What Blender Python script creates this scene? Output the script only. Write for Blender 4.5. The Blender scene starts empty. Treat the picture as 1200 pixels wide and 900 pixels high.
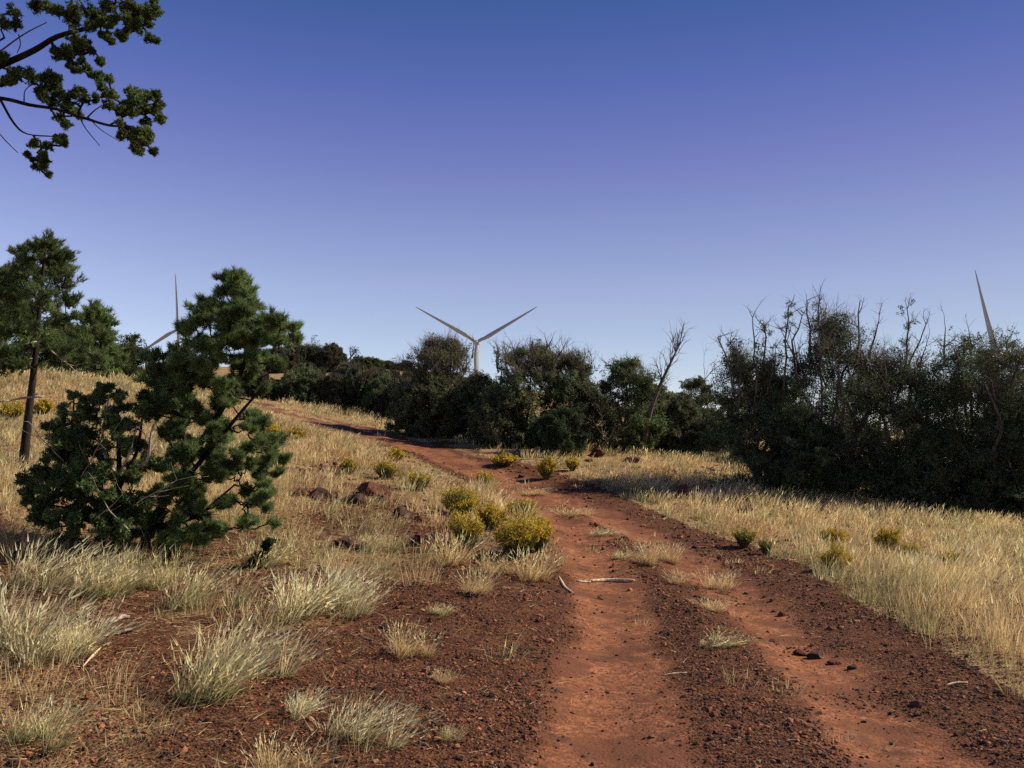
import bpy, math, random
import numpy as np

R = math.radians
col = bpy.context.scene.collection
scene = bpy.context.scene

# ------------------------------------------------------------------ camera model
F = 1039.0                 # focal length in photograph pixels (1200 wide)
PITCH = math.atan(90.0 / F)
EYE = 1.60
CP, SP = math.cos(PITCH), math.sin(PITCH)


def ray(px, py):
    u = (px - 600.0) / F
    v = (450.0 - py) / F
    return np.array([u, CP - v * SP, SP + v * CP])


def P(px, py, d):
    """world point seen at a pixel, d metres ahead of the eye"""
    r = ray(px, py)
    return np.array([0, 0, EYE]) + r * (d / r[1])


def unproject(x, y, z):
    z = z - EYE
    f = y * CP + z * SP
    v = -y * SP + z * CP
    f = np.where(f < 0.05, 0.05, f)
    return 600 + F * x / f, 450 - F * v / f


# ------------------------------------------------------------------ noise
def _h(ix, iy, seed):
    n = (ix.astype(np.int64) * 374761393 + iy.astype(np.int64) * 668265263 + seed * 1274126177) & 0x7fffffff
    n = (n ^ (n >> 13)) * 1274126177 & 0x7fffffff
    n = (n ^ (n >> 16)) & 0xffff
    return n / 65535.0


def vnoise(x, y, s, seed=0):
    x = np.asarray(x, float) / s
    y = np.asarray(y, float) / s
    ix = np.floor(x); iy = np.floor(y)
    fx = x - ix; fy = y - iy
    fx = fx * fx * (3 - 2 * fx); fy = fy * fy * (3 - 2 * fy)
    a = _h(ix, iy, seed); b = _h(ix + 1, iy, seed); c = _h(ix, iy + 1, seed); d = _h(ix + 1, iy + 1, seed)
    return (a * (1 - fx) + b * fx) * (1 - fy) + (c * (1 - fx) + d * fx) * fy


def fbm(x, y, s, o=3, seed=0):
    t = 0; a = 1; n = 0
    for k in range(o):
        t = t + a * vnoise(x, y, s / 2 ** k, seed + k * 17)
        n += a; a *= .5
    return t / n


def sstep(a, b, x):
    t = np.clip((x - a) / (b - a), 0, 1)
    return t * t * (3 - 2 * t)


# ------------------------------------------------------------------ terrain heights
ctl = [tuple(P(*q)) for q in [
    (715, 690, 10.8), (690, 640, 14), (620, 590, 19), (560, 550, 24), (480, 515, 29), (400, 495, 34), (340, 479, 37),
    (1000, 690, 11), (830, 625, 17), (700, 575, 22), (560, 525, 28),
    (1100, 600, 22), (1200, 606, 22), (1000, 588, 22.5), (900, 572, 24), (800, 538, 29), (600, 519, 29.5), (680, 530, 28.5), (500, 508, 33),
    (1190, 700, 10.4), (1100, 650, 14.5),
    (140, 640, 11), (0, 625, 10.3), (30, 548, 15.5), (0, 500, 20), (0, 441, 30), (150, 446, 32), (250, 462, 34), (320, 476, 36),
    (430, 590, 15), (350, 650, 11), (240, 800, 6.2), (30, 770, 6.6), (450, 760, 7.3), (300, 530, 20)]]
ctl += [(-3, 4.4, .14), (0, 4.4, 0), (3, 4.4, 0), (-3, 1, .1), (3, 1, 0), (0, -6, 0), (-10, -6, .3), (10, -6, 0), (14, 4, -.1), (-12, 4, .8), (-12, 10, 1.2),
        (0, 42, 2.3), (2, 60, 2.4), (14, 34, .9), (24, 30, .2), (16, 60, 2.2), (40, 50, .3), (40, 20, -.5),
        (-20, 42, 5.0), (-8, 44, 4.1), (-35, 40, 5.6), (-30, 20, 4.0)]
ctl += [tuple(P(*q)) for q in [(330, 432, 80), (400, 433, 80), (470, 436, 80), (560, 460, 80), (250, 430, 80), (0, 425, 80)]]
ctl = np.array(ctl)


def _tps(r2):
    return np.where(r2 < 1e-9, 0, .5 * r2 * np.log(np.maximum(r2, 1e-9)))


n_ = len(ctl)
A_ = np.zeros((n_ + 3, n_ + 3))
d2 = ((ctl[:, None, :2] - ctl[None, :, :2]) ** 2).sum(-1)
A_[:n_, :n_] = _tps(d2) + np.eye(n_) * 6.0
A_[:n_, n_] = 1; A_[:n_, n_ + 1:] = ctl[:, :2]
A_[n_, :n_] = 1; A_[n_ + 1:, :n_] = ctl[:, :2].T
W_ = np.linalg.solve(A_, np.concatenate([ctl[:, 2], np.zeros(3)]))

TURB = []       # filled below: (x, y, ground z)


def Hbase(x, y):
    x = np.asarray(x, float); y = np.asarray(y, float)
    sh = x.shape
    x = x.ravel(); y = y.ravel()
    cx = np.clip(x, -60, 60); cy = np.clip(y, -8, 95)
    z = W_[n_] + W_[n_ + 1] * cx + W_[n_ + 2] * cy
    for i in range(n_):
        z = z + W_[i] * _tps((cx - ctl[i, 0]) ** 2 + (cy - ctl[i, 1]) ** 2)
    far = sstep(80, 190, np.hypot(x, y))
    z = np.clip(z, -3, 11)
    fz = np.zeros_like(z)
    for (tx, ty, tz) in TURB:
        fz = fz + tz * np.exp(-((x - tx) ** 2 + (y - ty) ** 2) / (2 * 95.0 ** 2))
    z = z * (1 - far) + far * fz
    return z.reshape(sh)


# turbine places (hub pixel, blade pixel length)
def turb_place(px, py, bl):
    d = 45.0 * F / bl
    h = P(px, py, d)
    return h


T1 = turb_place(558.5, 401, 83.5)
T2 = turb_place(208, 386, 67)
T3 = turb_place(1165, 413, 101)
HUB = 79.0
TURB = [(t[0], t[1], t[2] - HUB) for t in (T1, T2, T3)]


def ground_base(px, py, dmin=3.0):
    r = ray(px, py); r = r / r[1]
    ds = np.concatenate([np.arange(dmin, 45, .05), np.arange(45, 160, .5)])
    z = EYE + r[2] * ds
    g = Hbase(r[0] * ds, ds)
    k = np.nonzero(z <= g)[0]
    d = ds[k[0]] if len(k) else 150.0
    return np.array([r[0] * d, d])


rutL_px = [(700, 905), (706, 860), (713, 800), (722, 750), (722, 712), (712, 682), (690, 645), (660, 610), (622, 582), (575, 560), (520, 537), (465, 519), (420, 506), (380, 495), (345, 486)]
rutR_px = [(1082, 905), (1022, 842), (967, 787), (930, 752), (890, 716), (845, 682), (800, 654), (755, 628), (700, 600), (650, 579), (600, 558), (550, 539), (490, 520), (430, 503), (390, 492), (350, 482)]
edge_px = [(1225, 838), (1190, 806), (1118, 770), (1072, 745), (1012, 708), (972, 688), (945, 666), (895, 645), (842, 630), (785, 605), (732, 584), (685, 566), (628, 548), (585, 534), (540, 522), (490, 511), (430, 500)]
ledge_px = [(590, 905), (615, 820), (640, 750), (650, 700), (652, 660), (640, 632), (610, 603), (575, 580), (530, 556), (480, 536), (430, 519), (385, 505), (345, 492)]


def world_line(pxs, extend=True):
    pts = [ground_base(*q) for q in pxs]
    if extend:
        a, b = pts[0], pts[1]
        t = (a - b); t = t / np.linalg.norm(t)
        t = np.array([t[0] * .5, -1.0])
        pts = [a + t * 10] + pts
        a, b = pts[-1], pts[-2]
        t = (a - b) / np.linalg.norm(a - b)
        pts.append(a + t * 12)
    return np.array(pts)


rutL = world_line(rutL_px); rutR = world_line(rutR_px)
edgeR = world_line(edge_px); edgeL = world_line(ledge_px)


def pdist(x, y, line):
    best = np.full(np.shape(x), 1e9)
    for a, b in zip(line[:-1], line[1:]):
        d = b - a
        t = np.clip(((x - a[0]) * d[0] + (y - a[1]) * d[1]) / (d @ d), 0, 1)
        best = np.minimum(best, np.hypot(x - a[0] - t * d[0], y - a[1] - t * d[1]))
    return best


ROADPOLY = np.concatenate([edgeL, edgeR[::-1]])


RUTPOLY = np.concatenate([rutL, rutR[::-1]])


def inpoly(x, y, poly):
    c = np.zeros(np.shape(x), bool)
    j = len(poly) - 1
    for i in range(len(poly)):
        xi, yi = poly[i]; xj, yj = poly[j]
        if yi != yj:
            c ^= ((yi > y) != (yj > y)) & (x < (xj - xi) * (y - yi) / (yj - yi) + xi)
        j = i
    return c


def road_masks(x, y):
    dl = pdist(x, y, rutL); dr = pdist(x, y, rutR)
    wob = (fbm(x, y, .9, 3, 5) - .5) * .38
    wd_ = .14 * sstep(9, 16, np.asarray(y, float)) * (1 - sstep(22, 27, np.asarray(y, float)))
    rut = 1 - sstep(.16 + wd_, .58 + wd_, np.minimum(dl * .86, dr) + wob)
    return rut


def H(x, y):
    x = np.asarray(x, float); y = np.asarray(y, float)
    z = Hbase(x, y)
    r = np.hypot(x, y)
    near = 1 - sstep(40, 80, r)
    dl = pdist(x, y, rutL); dr = pdist(x, y, rutR); m = np.minimum(dl, dr)
    rutd = np.exp(-(m / .38) ** 2)
    z = z - near * .07 * rutd
    # a low berm between and beside the wheel tracks, hummocks elsewhere
    off = sstep(.3, 1.0, m)
    z = z + near * off * ((fbm(x, y, 1.6, 3, 11) - .5) * .16 + .02) + near * (fbm(x, y, 6, 2, 3) - .5) * .10 * sstep(.8, 3, m)
    z = z + near * (fbm(x, y, .5, 2, 23) - .5) * .04 + near * (fbm(x, y, .16, 2, 29) - .5) * .022
    return z


def on(px, py, dmin=3.0):
    r = ray(px, py); r = r / r[1]
    ds = np.concatenate([np.arange(dmin, 45, .05), np.arange(45, 160, .5)])
    z = EYE + r[2] * ds
    g = H(r[0] * ds, ds)
    k = np.nonzero(z <= g)[0]
    d = ds[k[0]] if len(k) else 150.0
    return np.array([r[0] * d, d, float(H(r[0] * d, d))])


# ------------------------------------------------------------------ mesh accumulation
class Acc:
    def __init__(self):
        self.v = []; self.c = []; self.q = []; self.t = []; self.n = 0

    def add(self, v, quads=None, tris=None, c=(1, 1, 1)):
        v = np.asarray(v, np.float32).reshape(-1, 3)
        c = np.asarray(c, np.float32)
        if c.ndim == 1:
            c = np.broadcast_to(c, (len(v), 3))
        self.v.append(v); self.c.append(c)
        if quads is not None and len(quads):
            self.q.append(np.asarray(quads, np.int64).reshape(-1, 4) + self.n)
        if tris is not None and len(tris):
            self.t.append(np.asarray(tris, np.int64).reshape(-1, 3) + self.n)
        self.n += len(v)

    def build(self, name, mat, parent=None, origin=None, smooth=False):
        v = np.concatenate(self.v) if self.v else np.zeros((0, 3), np.float32)
        c = np.concatenate(self.c) if self.c else np.zeros((0, 3), np.float32)
        if origin is not None:
            v = v - np.asarray(origin, np.float32)
        q = np.concatenate(self.q) if self.q else np.zeros((0, 4), np.int64)
        t = np.concatenate(self.t) if self.t else np.zeros((0, 3), np.int64)
        me = bpy.data.meshes.new(name)
        me.vertices.add(len(v)); me.vertices.foreach_set('co', v.ravel())
        li = np.concatenate([q.ravel(), t.ravel()]).astype(np.int32)
        me.loops.add(len(li)); me.loops.foreach_set('vertex_index', li)
        ls = np.concatenate([np.arange(len(q)) * 4, len(q) * 4 + np.arange(len(t)) * 3]).astype(np.int32)
        me.polygons.add(len(ls)); me.polygons.foreach_set('loop_start', ls)
        me.update(calc_edges=True)
        a = me.color_attributes.new('tone', 'FLOAT_COLOR', 'POINT')
        a.data.foreach_set('color', np.concatenate([c, np.ones((len(c), 1), np.float32)], 1).ravel())
        me.polygons.foreach_set('use_smooth', np.full(len(ls), smooth))
        me.validate(); me.update()
        o = bpy.data.objects.new(name, me); col.objects.link(o)
        if mat: me.materials.append(mat)
        if parent is not None:
            o.parent = parent
        elif origin is not None:
            o.location = origin
        return o


def tag(o, label=None, cat=None, group=None, kind=None):
    if label: o['label'] = label
    if cat: o['category'] = cat
    if group: o['group'] = group
    if kind: o['kind'] = kind
    return o


def empty(name, loc, label, cat, group=None):
    o = bpy.data.objects.new(name, None); col.objects.link(o)
    o.location = loc; o.empty_display_size = .2
    return tag(o, label, cat, group)


def copy_tree(o):
    c = o.copy(); col.objects.link(c)
    for ch in list(o.children):
        k = ch.copy(); col.objects.link(k); k.parent = c
        for g in list(ch.children):
            m = g.copy(); col.objects.link(m); m.parent = k
    return c


# ------------------------------------------------------------------ materials
def newmat(name):
    m = bpy.data.materials.new(name); m.use_nodes = True
    nt = m.node_tree
    for n in list(nt.nodes): nt.nodes.remove(n)
    out = nt.nodes.new('ShaderNodeOutputMaterial')
    return m, nt, out


def N(nt, t, **kw):
    n = nt.nodes.new(t)
    for k, v in kw.items():
        if k in n.inputs: n.inputs[k].default_value = v
        else: setattr(n, k, v)
    return n


def mixc(nt, fac, a, b, mode='MIX'):
    n = nt.nodes.new('ShaderNodeMix'); n.data_type = 'RGBA'; n.blend_type = mode
    for sock, val in ((0, fac), (6, a), (7, b)):
        if hasattr(val, 'is_output'): nt.links.new(val, n.inputs[sock])
        else: n.inputs[sock].default_value = val if sock == 0 else (*val, 1)
    return n.outputs[2]


def ramp(nt, x, a, b):
    n = nt.nodes.new('ShaderNodeMapRange'); n.interpolation_type = 'SMOOTHSTEP'
    nt.links.new(x, n.inputs[0]); n.inputs[1].default_value = a; n.inputs[2].default_value = b
    return n.outputs[0]


def leaf_mat(name, trans=.3, rough=.6):
    m, nt, out = newmat(name)
    at = N(nt, 'ShaderNodeAttribute', attribute_name='tone')
    tc = N(nt, 'ShaderNodeTexCoord')
    no = N(nt, 'ShaderNodeTexNoise', Scale=2.2, Detail=3.0)
    nt.links.new(tc.outputs['Object'], no.inputs['Vector'])
    f = ramp(nt, no.outputs[0], .3, .7)
    c = mixc(nt, f, (.72, .72, .72), (1.25, 1.25, 1.2))
    c = mixc(nt, 1.0, at.outputs['Color'], c, 'MULTIPLY')
    b = N(nt, 'ShaderNodeBsdfPrincipled', Roughness=rough); b.inputs['Specular IOR Level'].default_value = .25
    t = N(nt, 'ShaderNodeBsdfTranslucent')
    mx = N(nt, 'ShaderNodeMixShader'); mx.inputs[0].default_value = trans
    nt.links.new(c, b.inputs['Base Color']); nt.links.new(c, t.inputs['Color'])
    nt.links.new(b.outputs[0], mx.inputs[1]); nt.links.new(t.outputs[0], mx.inputs[2])
    nt.links.new(mx.outputs[0], out.inputs[0])
    return m


def bark_mat(name, a, b, scale=9):
    m, nt, out = newmat(name)
    tc = N(nt, 'ShaderNodeTexCoord')
    mp = N(nt, 'ShaderNodeMapping'); mp.inputs['Scale'].default_value = (1, 1, .25)
    nt.links.new(tc.outputs['Object'], mp.inputs[0])
    no = N(nt, 'ShaderNodeTexNoise', Scale=float(scale), Detail=6.0, Roughness=.7)
    nt.links.new(mp.outputs[0], no.inputs['Vector'])
    c = mixc(nt, ramp(nt, no.outputs[0], .35, .68), a, b)
    bs = N(nt, 'ShaderNodeBsdfPrincipled', Roughness=.9); bs.inputs['Specular IOR Level'].default_value = .15
    nt.links.new(c, bs.inputs['Base Color'])
    bp = N(nt, 'ShaderNodeBump', Strength=.8, Distance=.02); nt.links.new(no.outputs[0], bp.inputs['Height'])
    nt.links.new(bp.outputs[0], bs.inputs['Normal'])
    nt.links.new(bs.outputs[0], out.inputs[0])
    return m


M_NEEDLE = leaf_mat('pine_needles', .35)
M_JUN = leaf_mat('juniper_sprays', .36, .7)
M_GRASS = leaf_mat('dry_grass_blades', .45, .7)
M_FLOWER = leaf_mat('rabbitbrush_growth', .2, .8)
M_BARK = bark_mat('dark_bark', (.009, .007, .006), (.034, .025, .020))
M_BARKJ = bark_mat('shaggy_grey_bark', (.05, .041, .035), (.17, .14, .12), 14)
M_DEAD = bark_mat('weathered_wood', (.20, .16, .13), (.48, .41, .34), 16)
M_PALE = bark_mat('bleached_wood', (.40, .29, .18), (.74, .60, .43), 18)


def ground_mat():
    m, nt, out = newmat('red_cinder_ground')
    at = N(nt, 'ShaderNodeAttribute', attribute_name='tone')     # r rut, g grass litter, b far scrub
    sp = N(nt, 'ShaderNodeSeparateColor'); nt.links.new(at.outputs['Color'], sp.inputs[0])
    tc = N(nt, 'ShaderNodeTexCoord')

    def noise(s, d=4.0, r=.6):
        n = N(nt, 'ShaderNodeTexNoise', Scale=float(s), Detail=d, Roughness=r)
        nt.links.new(tc.outputs['Object'], n.inputs['Vector']); return n.outputs[0]
    vo = N(nt, 'ShaderNodeTexVoronoi', Scale=46.0); nt.links.new(tc.outputs['Object'], vo.inputs['Vector'])
    cell = N(nt, 'ShaderNodeSeparateColor'); nt.links.new(vo.outputs['Color'], cell.inputs[0])
    n_f = noise(60, 3); n_m = noise(5, 5); n_l = noise(1.1, 4); n_s = noise(18, 4, .7)
    cinder = mixc(nt, cell.outputs[0], (.026, .012, .008), (.165, .068, .036))
    cinder = mixc(nt, ramp(nt, n_m, .48, .72), cinder, (.165, .067, .033))
    dirt = mixc(nt, ramp(nt, n_m, .3, .72), (.19, .072, .036), (.34, .138, .068))
    dirt = mixc(nt, ramp(nt, n_s, .42, .66), dirt, (.125, .050, .026))
    dirt = mixc(nt, ramp(nt, n_l, .48, .6), dirt, (.135, .054, .029))
    dirt = mixc(nt, ramp(nt, cell.outputs[1], .72, .86), dirt, (.13, .055, .032))
    n_p = noise(2.6, 5, .7)
    dirt = mixc(nt, ramp(nt, n_p, .54, .66), dirt, (.095, .042, .025))
    litter = mixc(nt, ramp(nt, n_s, .35, .65), (.15, .076, .038), (.42, .29, .15))
    # the smooth wheel tracks break up into cinders at a ragged edge
    ad = N(nt, 'ShaderNodeMath', operation='MULTIPLY_ADD'); nt.links.new(n_s, ad.inputs[0]); ad.inputs[1].default_value = .9; nt.links.new(sp.outputs[0], ad.inputs[2])
    ad2 = N(nt, 'ShaderNodeMath', operation='MULTIPLY_ADD'); nt.links.new(n_l, ad2.inputs[0]); ad2.inputs[1].default_value = .8; nt.links.new(ad.outputs[0], ad2.inputs[2])
    c = mixc(nt, ramp(nt, ad2.outputs[0], 1.1, 1.75), cinder, dirt)
    gl = N(nt, 'ShaderNodeMath', operation='MULTIPLY_ADD'); nt.links.new(n_m, gl.inputs[0]); gl.inputs[1].default_value = .8; nt.links.new(sp.outputs[1], gl.inputs[2])
    c = mixc(nt, ramp(nt, gl.outputs[0], .6, 1.15), c, litter)
    far = mixc(nt, ramp(nt, n_m, .35, .65), (.24, .155, .08), (.36, .25, .13))
    c = mixc(nt, sp.outputs[2], c, far)
    b = N(nt, 'ShaderNodeBsdfPrincipled', Roughness=.95); b.inputs['Specular IOR Level'].default_value = .1
    nt.links.new(c, b.inputs['Base Color'])
    # gravelly relief, weaker in the packed tracks
    inv = N(nt, 'ShaderNodeMath', operation='SUBTRACT'); inv.inputs[0].default_value = 1.0; nt.links.new(sp.outputs[0], inv.inputs[1])
    st = N(nt, 'ShaderNodeMath', operation='MULTIPLY_ADD'); nt.links.new(inv.outputs[0], st.inputs[0]); st.inputs[1].default_value = .65; st.inputs[2].default_value = .3
    hs = N(nt, 'ShaderNodeMath', operation='MULTIPLY_ADD'); nt.links.new(vo.outputs['Distance'], hs.inputs[0]); hs.inputs[1].default_value = -.6; nt.links.new(n_f, hs.inputs[2])
    hs2 = N(nt, 'ShaderNodeMath', operation='ADD'); nt.links.new(hs.outputs[0], hs2.inputs[0]); nt.links.new(n_s, hs2.inputs[1])
    bp = N(nt, 'ShaderNodeBump', Distance=.03); nt.links.new(st.outputs[0], bp.inputs['Strength']); nt.links.new(hs2.outputs[0], bp.inputs['Height'])
    nt.links.new(bp.outputs[0], b.inputs['Normal'])
    nt.links.new(b.outputs[0], out.inputs[0])
    return m


def stone_mat():
    m, nt, out = newmat('cinder_stone')
    at = N(nt, 'ShaderNodeAttribute', attribute_name='tone')
    tc = N(nt, 'ShaderNodeTexCoord')
    no = N(nt, 'ShaderNodeTexNoise', Scale=14.0, Detail=6.0, Roughness=.75); nt.links.new(tc.outputs['Object'], no.inputs['Vector'])
    c = mixc(nt, ramp(nt, no.outputs[0], .3, .7), (.45, .45, .45), (1.5, 1.4, 1.35))
    c = mixc(nt, 1.0, at.outputs['Color'], c, 'MULTIPLY')
    b = N(nt, 'ShaderNodeBsdfPrincipled', Roughness=.9); b.inputs['Specular IOR Level'].default_value = .2
    nt.links.new(c, b.inputs['Base Color'])
    bp = N(nt, 'ShaderNodeBump', Strength=1.0, Distance=.03); nt.links.new(no.outputs[0], bp.inputs['Height']); nt.links.new(bp.outputs[0], b.inputs['Normal'])
    nt.links.new(b.outputs[0], out.inputs[0])
    return m


def shaded_paint_mat():
    m, nt, out = newmat('turbine_paint_shaded')
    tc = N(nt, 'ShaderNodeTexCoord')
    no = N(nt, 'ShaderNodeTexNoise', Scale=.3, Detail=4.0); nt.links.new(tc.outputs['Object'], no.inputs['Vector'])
    c = mixc(nt, no.outputs[0], (.25, .27, .31), (.31, .32, .35))  # white turbines greyed: their backlit shade is put into the base colour
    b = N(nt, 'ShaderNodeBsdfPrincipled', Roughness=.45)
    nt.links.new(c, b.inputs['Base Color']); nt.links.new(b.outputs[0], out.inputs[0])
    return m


M_GROUND = ground_mat(); M_STONE = stone_mat(); M_PAINT_SHADED = shaded_paint_mat()


# ------------------------------------------------------------------ ground sheet
def axis(lo, a, b, hi, st, g1, g2, mid):
    core = list(np.arange(a, b, st))
    up = []; s = st; x = core[-1]
    while x < hi:
        s *= g1 if x - b < mid else g2
        x += s; up.append(x)
    dn = []; s = st; x = core[0]
    while x > lo:
        s *= g1 if a - x < mid else g2
        x -= s; dn.append(x)
    return np.array(dn[::-1] + core + up)


xs = axis(-7000, -4.0, 4.6, 7000, .036, 1.03, 1.09, 60)
ys = axis(-60, 3.4, 12.5, 9000, .036, 1.03, 1.09, 80)
GX, GY = np.meshgrid(xs, ys)
GZ = H(GX, GY)
rut = road_masks(GX, GY)


def grass_density(x, y):
    """share of the ground that grass covers, 0..1"""
    z = Hbase(x, y)
    px, py = unproject(x, y, z)
    road = inpoly(x, y, ROADPOLY)
    dE = pdist(x, y, edgeR)
    right = (~road) & (x > np.interp(y, edgeR[:, 1], edgeR[:, 0]) - .05) & (y < 60)
    d = np.zeros_like(x)
    pr_ = fbm(x, y, .9, 3, 141)
    d = np.where(right, np.where(y > 13, .75, .35) + np.where(y > 13, .25, .65) * sstep(.3, .55, pr_), d)
    left = (~road) & (~right)
    pn = fbm(x, y, 1.3, 3, 41)
    up = 1 - sstep(590, 690, py)
    dl = .95 * up + (1 - up) * (.66 * (1 - sstep(350, 560, px + (py - 700) * .35)) + .035)
    dl = dl * (1 - .25 * sstep(700, 800, py))
    dl = dl * sstep(.34, .56, pn + .13 * up + .10 * sstep(20, 26, y))
    dl = dl * (1 - .75 * np.exp(-((px - 415) / 95) ** 2 - ((py - 603) / 38) ** 2)) * (1 - .5 * np.exp(-((px - 250) / 60) ** 2 - ((py - 640) / 30) ** 2))
    d = np.where(left, dl, d)
    m = np.minimum(pdist(x, y, rutL), pdist(x, y, rutR))
    strip = sstep(10.5, 14, y) * sstep(.5, .8, m) * sstep(.3, .5, fbm(x, y, 1.1, 2, 171))
    mid_ = inpoly(x, y, RUTPOLY)
    crest = sstep(23, 29, y) * sstep(.30, .55, m) * sstep(.32, .5, fbm(x, y, 1.6, 2, 181))
    d = np.where(road, .75 * crest + .015 + np.where(mid_, .42, .12) * strip, d)
    return d


gd = grass_density(GX, GY)
rr = np.hypot(GX, GY)
farm = sstep(34, 60, rr)
# near the crest track the far road stays red
tone = np.stack([rut, gd * (1 - .7 * rut), farm * (1 - rut)], -1).reshape(-1, 3)
nx, ny = len(xs), len(ys)
idx = np.arange(nx * ny).reshape(ny, nx)
quads = np.stack([idx[:-1, :-1], idx[:-1, 1:], idx[1:, 1:], idx[1:, :-1]], -1).reshape(-1, 4)
cxq = .5 * (GX[:-1, :-1] + GX[1:, 1:]).ravel(); cyq = .5 * (GY[:-1, :-1] + GY[1:, 1:]).ravel()
inroad = inpoly(cxq, cyq, ROADPOLY)
vall = np.stack([GX, GY, GZ], -1).reshape(-1, 3)
for nm, sel in (('ground', ~inroad), ('dirt_road', inroad)):
    q = quads[sel]
    u, inv = np.unique(q, return_inverse=True)
    a = Acc(); a.add(vall[u], quads=inv.reshape(-1, 4), c=tone[u])
    o = a.build(nm, M_GROUND, smooth=True)
    tag(o, {'ground': 'red cinder and dry grass hillside rising to the upper left', 'dirt_road': 'red dirt two track road curving uphill'}[nm], None, None, 'structure')


# ------------------------------------------------------------------ shape helpers
def norm(v):
    return v / np.maximum(np.linalg.norm(v, axis=-1, keepdims=True), 1e-9)


def tube(acc, pts, rad, sides=6, c=(1, 1, 1)):
    pts = np.asarray(pts, float); n = len(pts)
    rad = np.broadcast_to(np.asarray(rad, float), (n,))
    t = np.gradient(pts, axis=0); t = norm(t)
    ref = np.array([.31, .17, .93]) if abs(t[0][2]) < .8 else np.array([.93, .21, .1])
    a = norm(np.cross(t, ref)); b = np.cross(t, a)
    an = np.arange(sides) * 2 * math.pi / sides
    ring = pts[:, None] + rad[:, None, None] * (np.cos(an)[None, :, None] * a[:, None] + np.sin(an)[None, :, None] * b[:, None])
    v = ring.reshape(-1, 3)
    i = np.arange(n - 1)[:, None] * sides; j = np.arange(sides)[None]; k = (j + 1) % sides
    q = np.stack([i + j, i + k, i + sides + k, i + sides + j], -1).reshape(-1, 4)
    tris = []
    v = np.concatenate([v, pts[-1:], pts[:1]])
    e = (n - 1) * sides
    for s in range(sides):
        tris.append((e + s, e + (s + 1) % sides, n * sides)); tris.append(((s + 1) % sides, s, n * sides + 1))
    acc.add(v, quads=q, tris=tris, c=c)


def blades(acc, base, direc, length, width, c, bend=None, rng=None, two=False):
    """flat tapering blades; base, direc (n,3); length,width (n,); c (n,3) or ((n,3),(n,3)) root and tip"""
    n = len(base)
    rv = rng.normal(size=(n, 3))
    side = norm(np.cross(direc, rv))
    tip = base + direc * length[:, None]
    if isinstance(c, tuple): c0, c1 = c
    else: c0 = c1 = c
    if not two:
        v = np.stack([base - side * width[:, None] / 2, base + side * width[:, None] / 2, tip], 1).reshape(-1, 3)
        t = np.arange(n * 3).reshape(-1, 3)
        acc.add(v, tris=t, c=np.stack([c0, c0, c1], 1).reshape(-1, 3))
    else:
        mid = base + direc * (length * .55)[:, None]
        if bend is not None: tip = tip + bend * length[:, None]; mid = mid + bend * (length * .27)[:, None]
        w = width[:, None]
        v = np.stack([base - side * w * .5, base + side * w * .5, mid + side * w * .42, mid - side * w * .42, tip], 1).reshape(-1, 3)
        o = np.arange(n)[:, None] * 5
        cm = .45 * c0 + .55 * c1
        acc.add(v, quads=o + np.array([0, 1, 2, 3]), tris=o + np.array([3, 2, 4]), c=np.stack([c0, c0, cm, cm, c1], 1).reshape(-1, 3))


def needle_tufts(acc, pos, direc, k, ln, wd, spread, tint, rng):
    n = len(pos)
    p = np.repeat(pos, k, 0); d = np.repeat(direc, k, 0)
    dd = norm(d + rng.normal(size=(n * k, 3)) * spread)
    p = p + d * rng.uniform(-.5, .5, (n * k, 1)) * ln + rng.normal(size=(n * k, 3)) * ln * .08
    L = ln * rng.uniform(.7, 1.2, n * k); Wd = wd * rng.uniform(.7, 1.3, n * k)
    c = np.repeat(tint, k, 0) * rng.uniform(.8, 1.2, (n * k, 1))
    blades(acc, p, dd, L, Wd, c, rng=rng)


def sprays(acc, pos, rad, k, size, tint, rng):
    """scale-leaf juniper foliage: a little cloud of short sprigs round each point"""
    n = len(pos)
    off = rng.normal(size=(n * k, 3)); off = norm(off) * (rng.uniform(0, 1, (n * k, 1)) ** .45)
    p = np.repeat(pos, k, 0) + off * np.repeat(rad, k)[:, None]
    dd = norm(off * .8 + rng.normal(size=(n * k, 3)) * .6 + np.array([0, 0, .35]))
    L = size * rng.uniform(.6, 1.3, n * k); Wd = L * rng.uniform(.35, .6, n * k)
    c = np.repeat(tint, k, 0) * rng.uniform(.75, 1.25, (n * k, 1))
    blades(acc, p, dd, L, Wd, c, rng=rng)


def wiggle(a, b, n, amp, rng, sag=0.0):
    a = np.asarray(a, float); b = np.asarray(b, float)
    t = np.linspace(0, 1, n)[:, None]
    L = np.linalg.norm(b - a)
    p = a * (1 - t) + b * t
    nz = rng.normal(size=(n, 3)) * amp * L / math.sqrt(n)
    nz = np.cumsum(nz, 0); nz = nz - t * nz[-1] - (1 - t) * nz[0]
    p = p + nz
    p[:, 2] += sag * L * np.sin(np.pi * t[:, 0])
    return p


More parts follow.
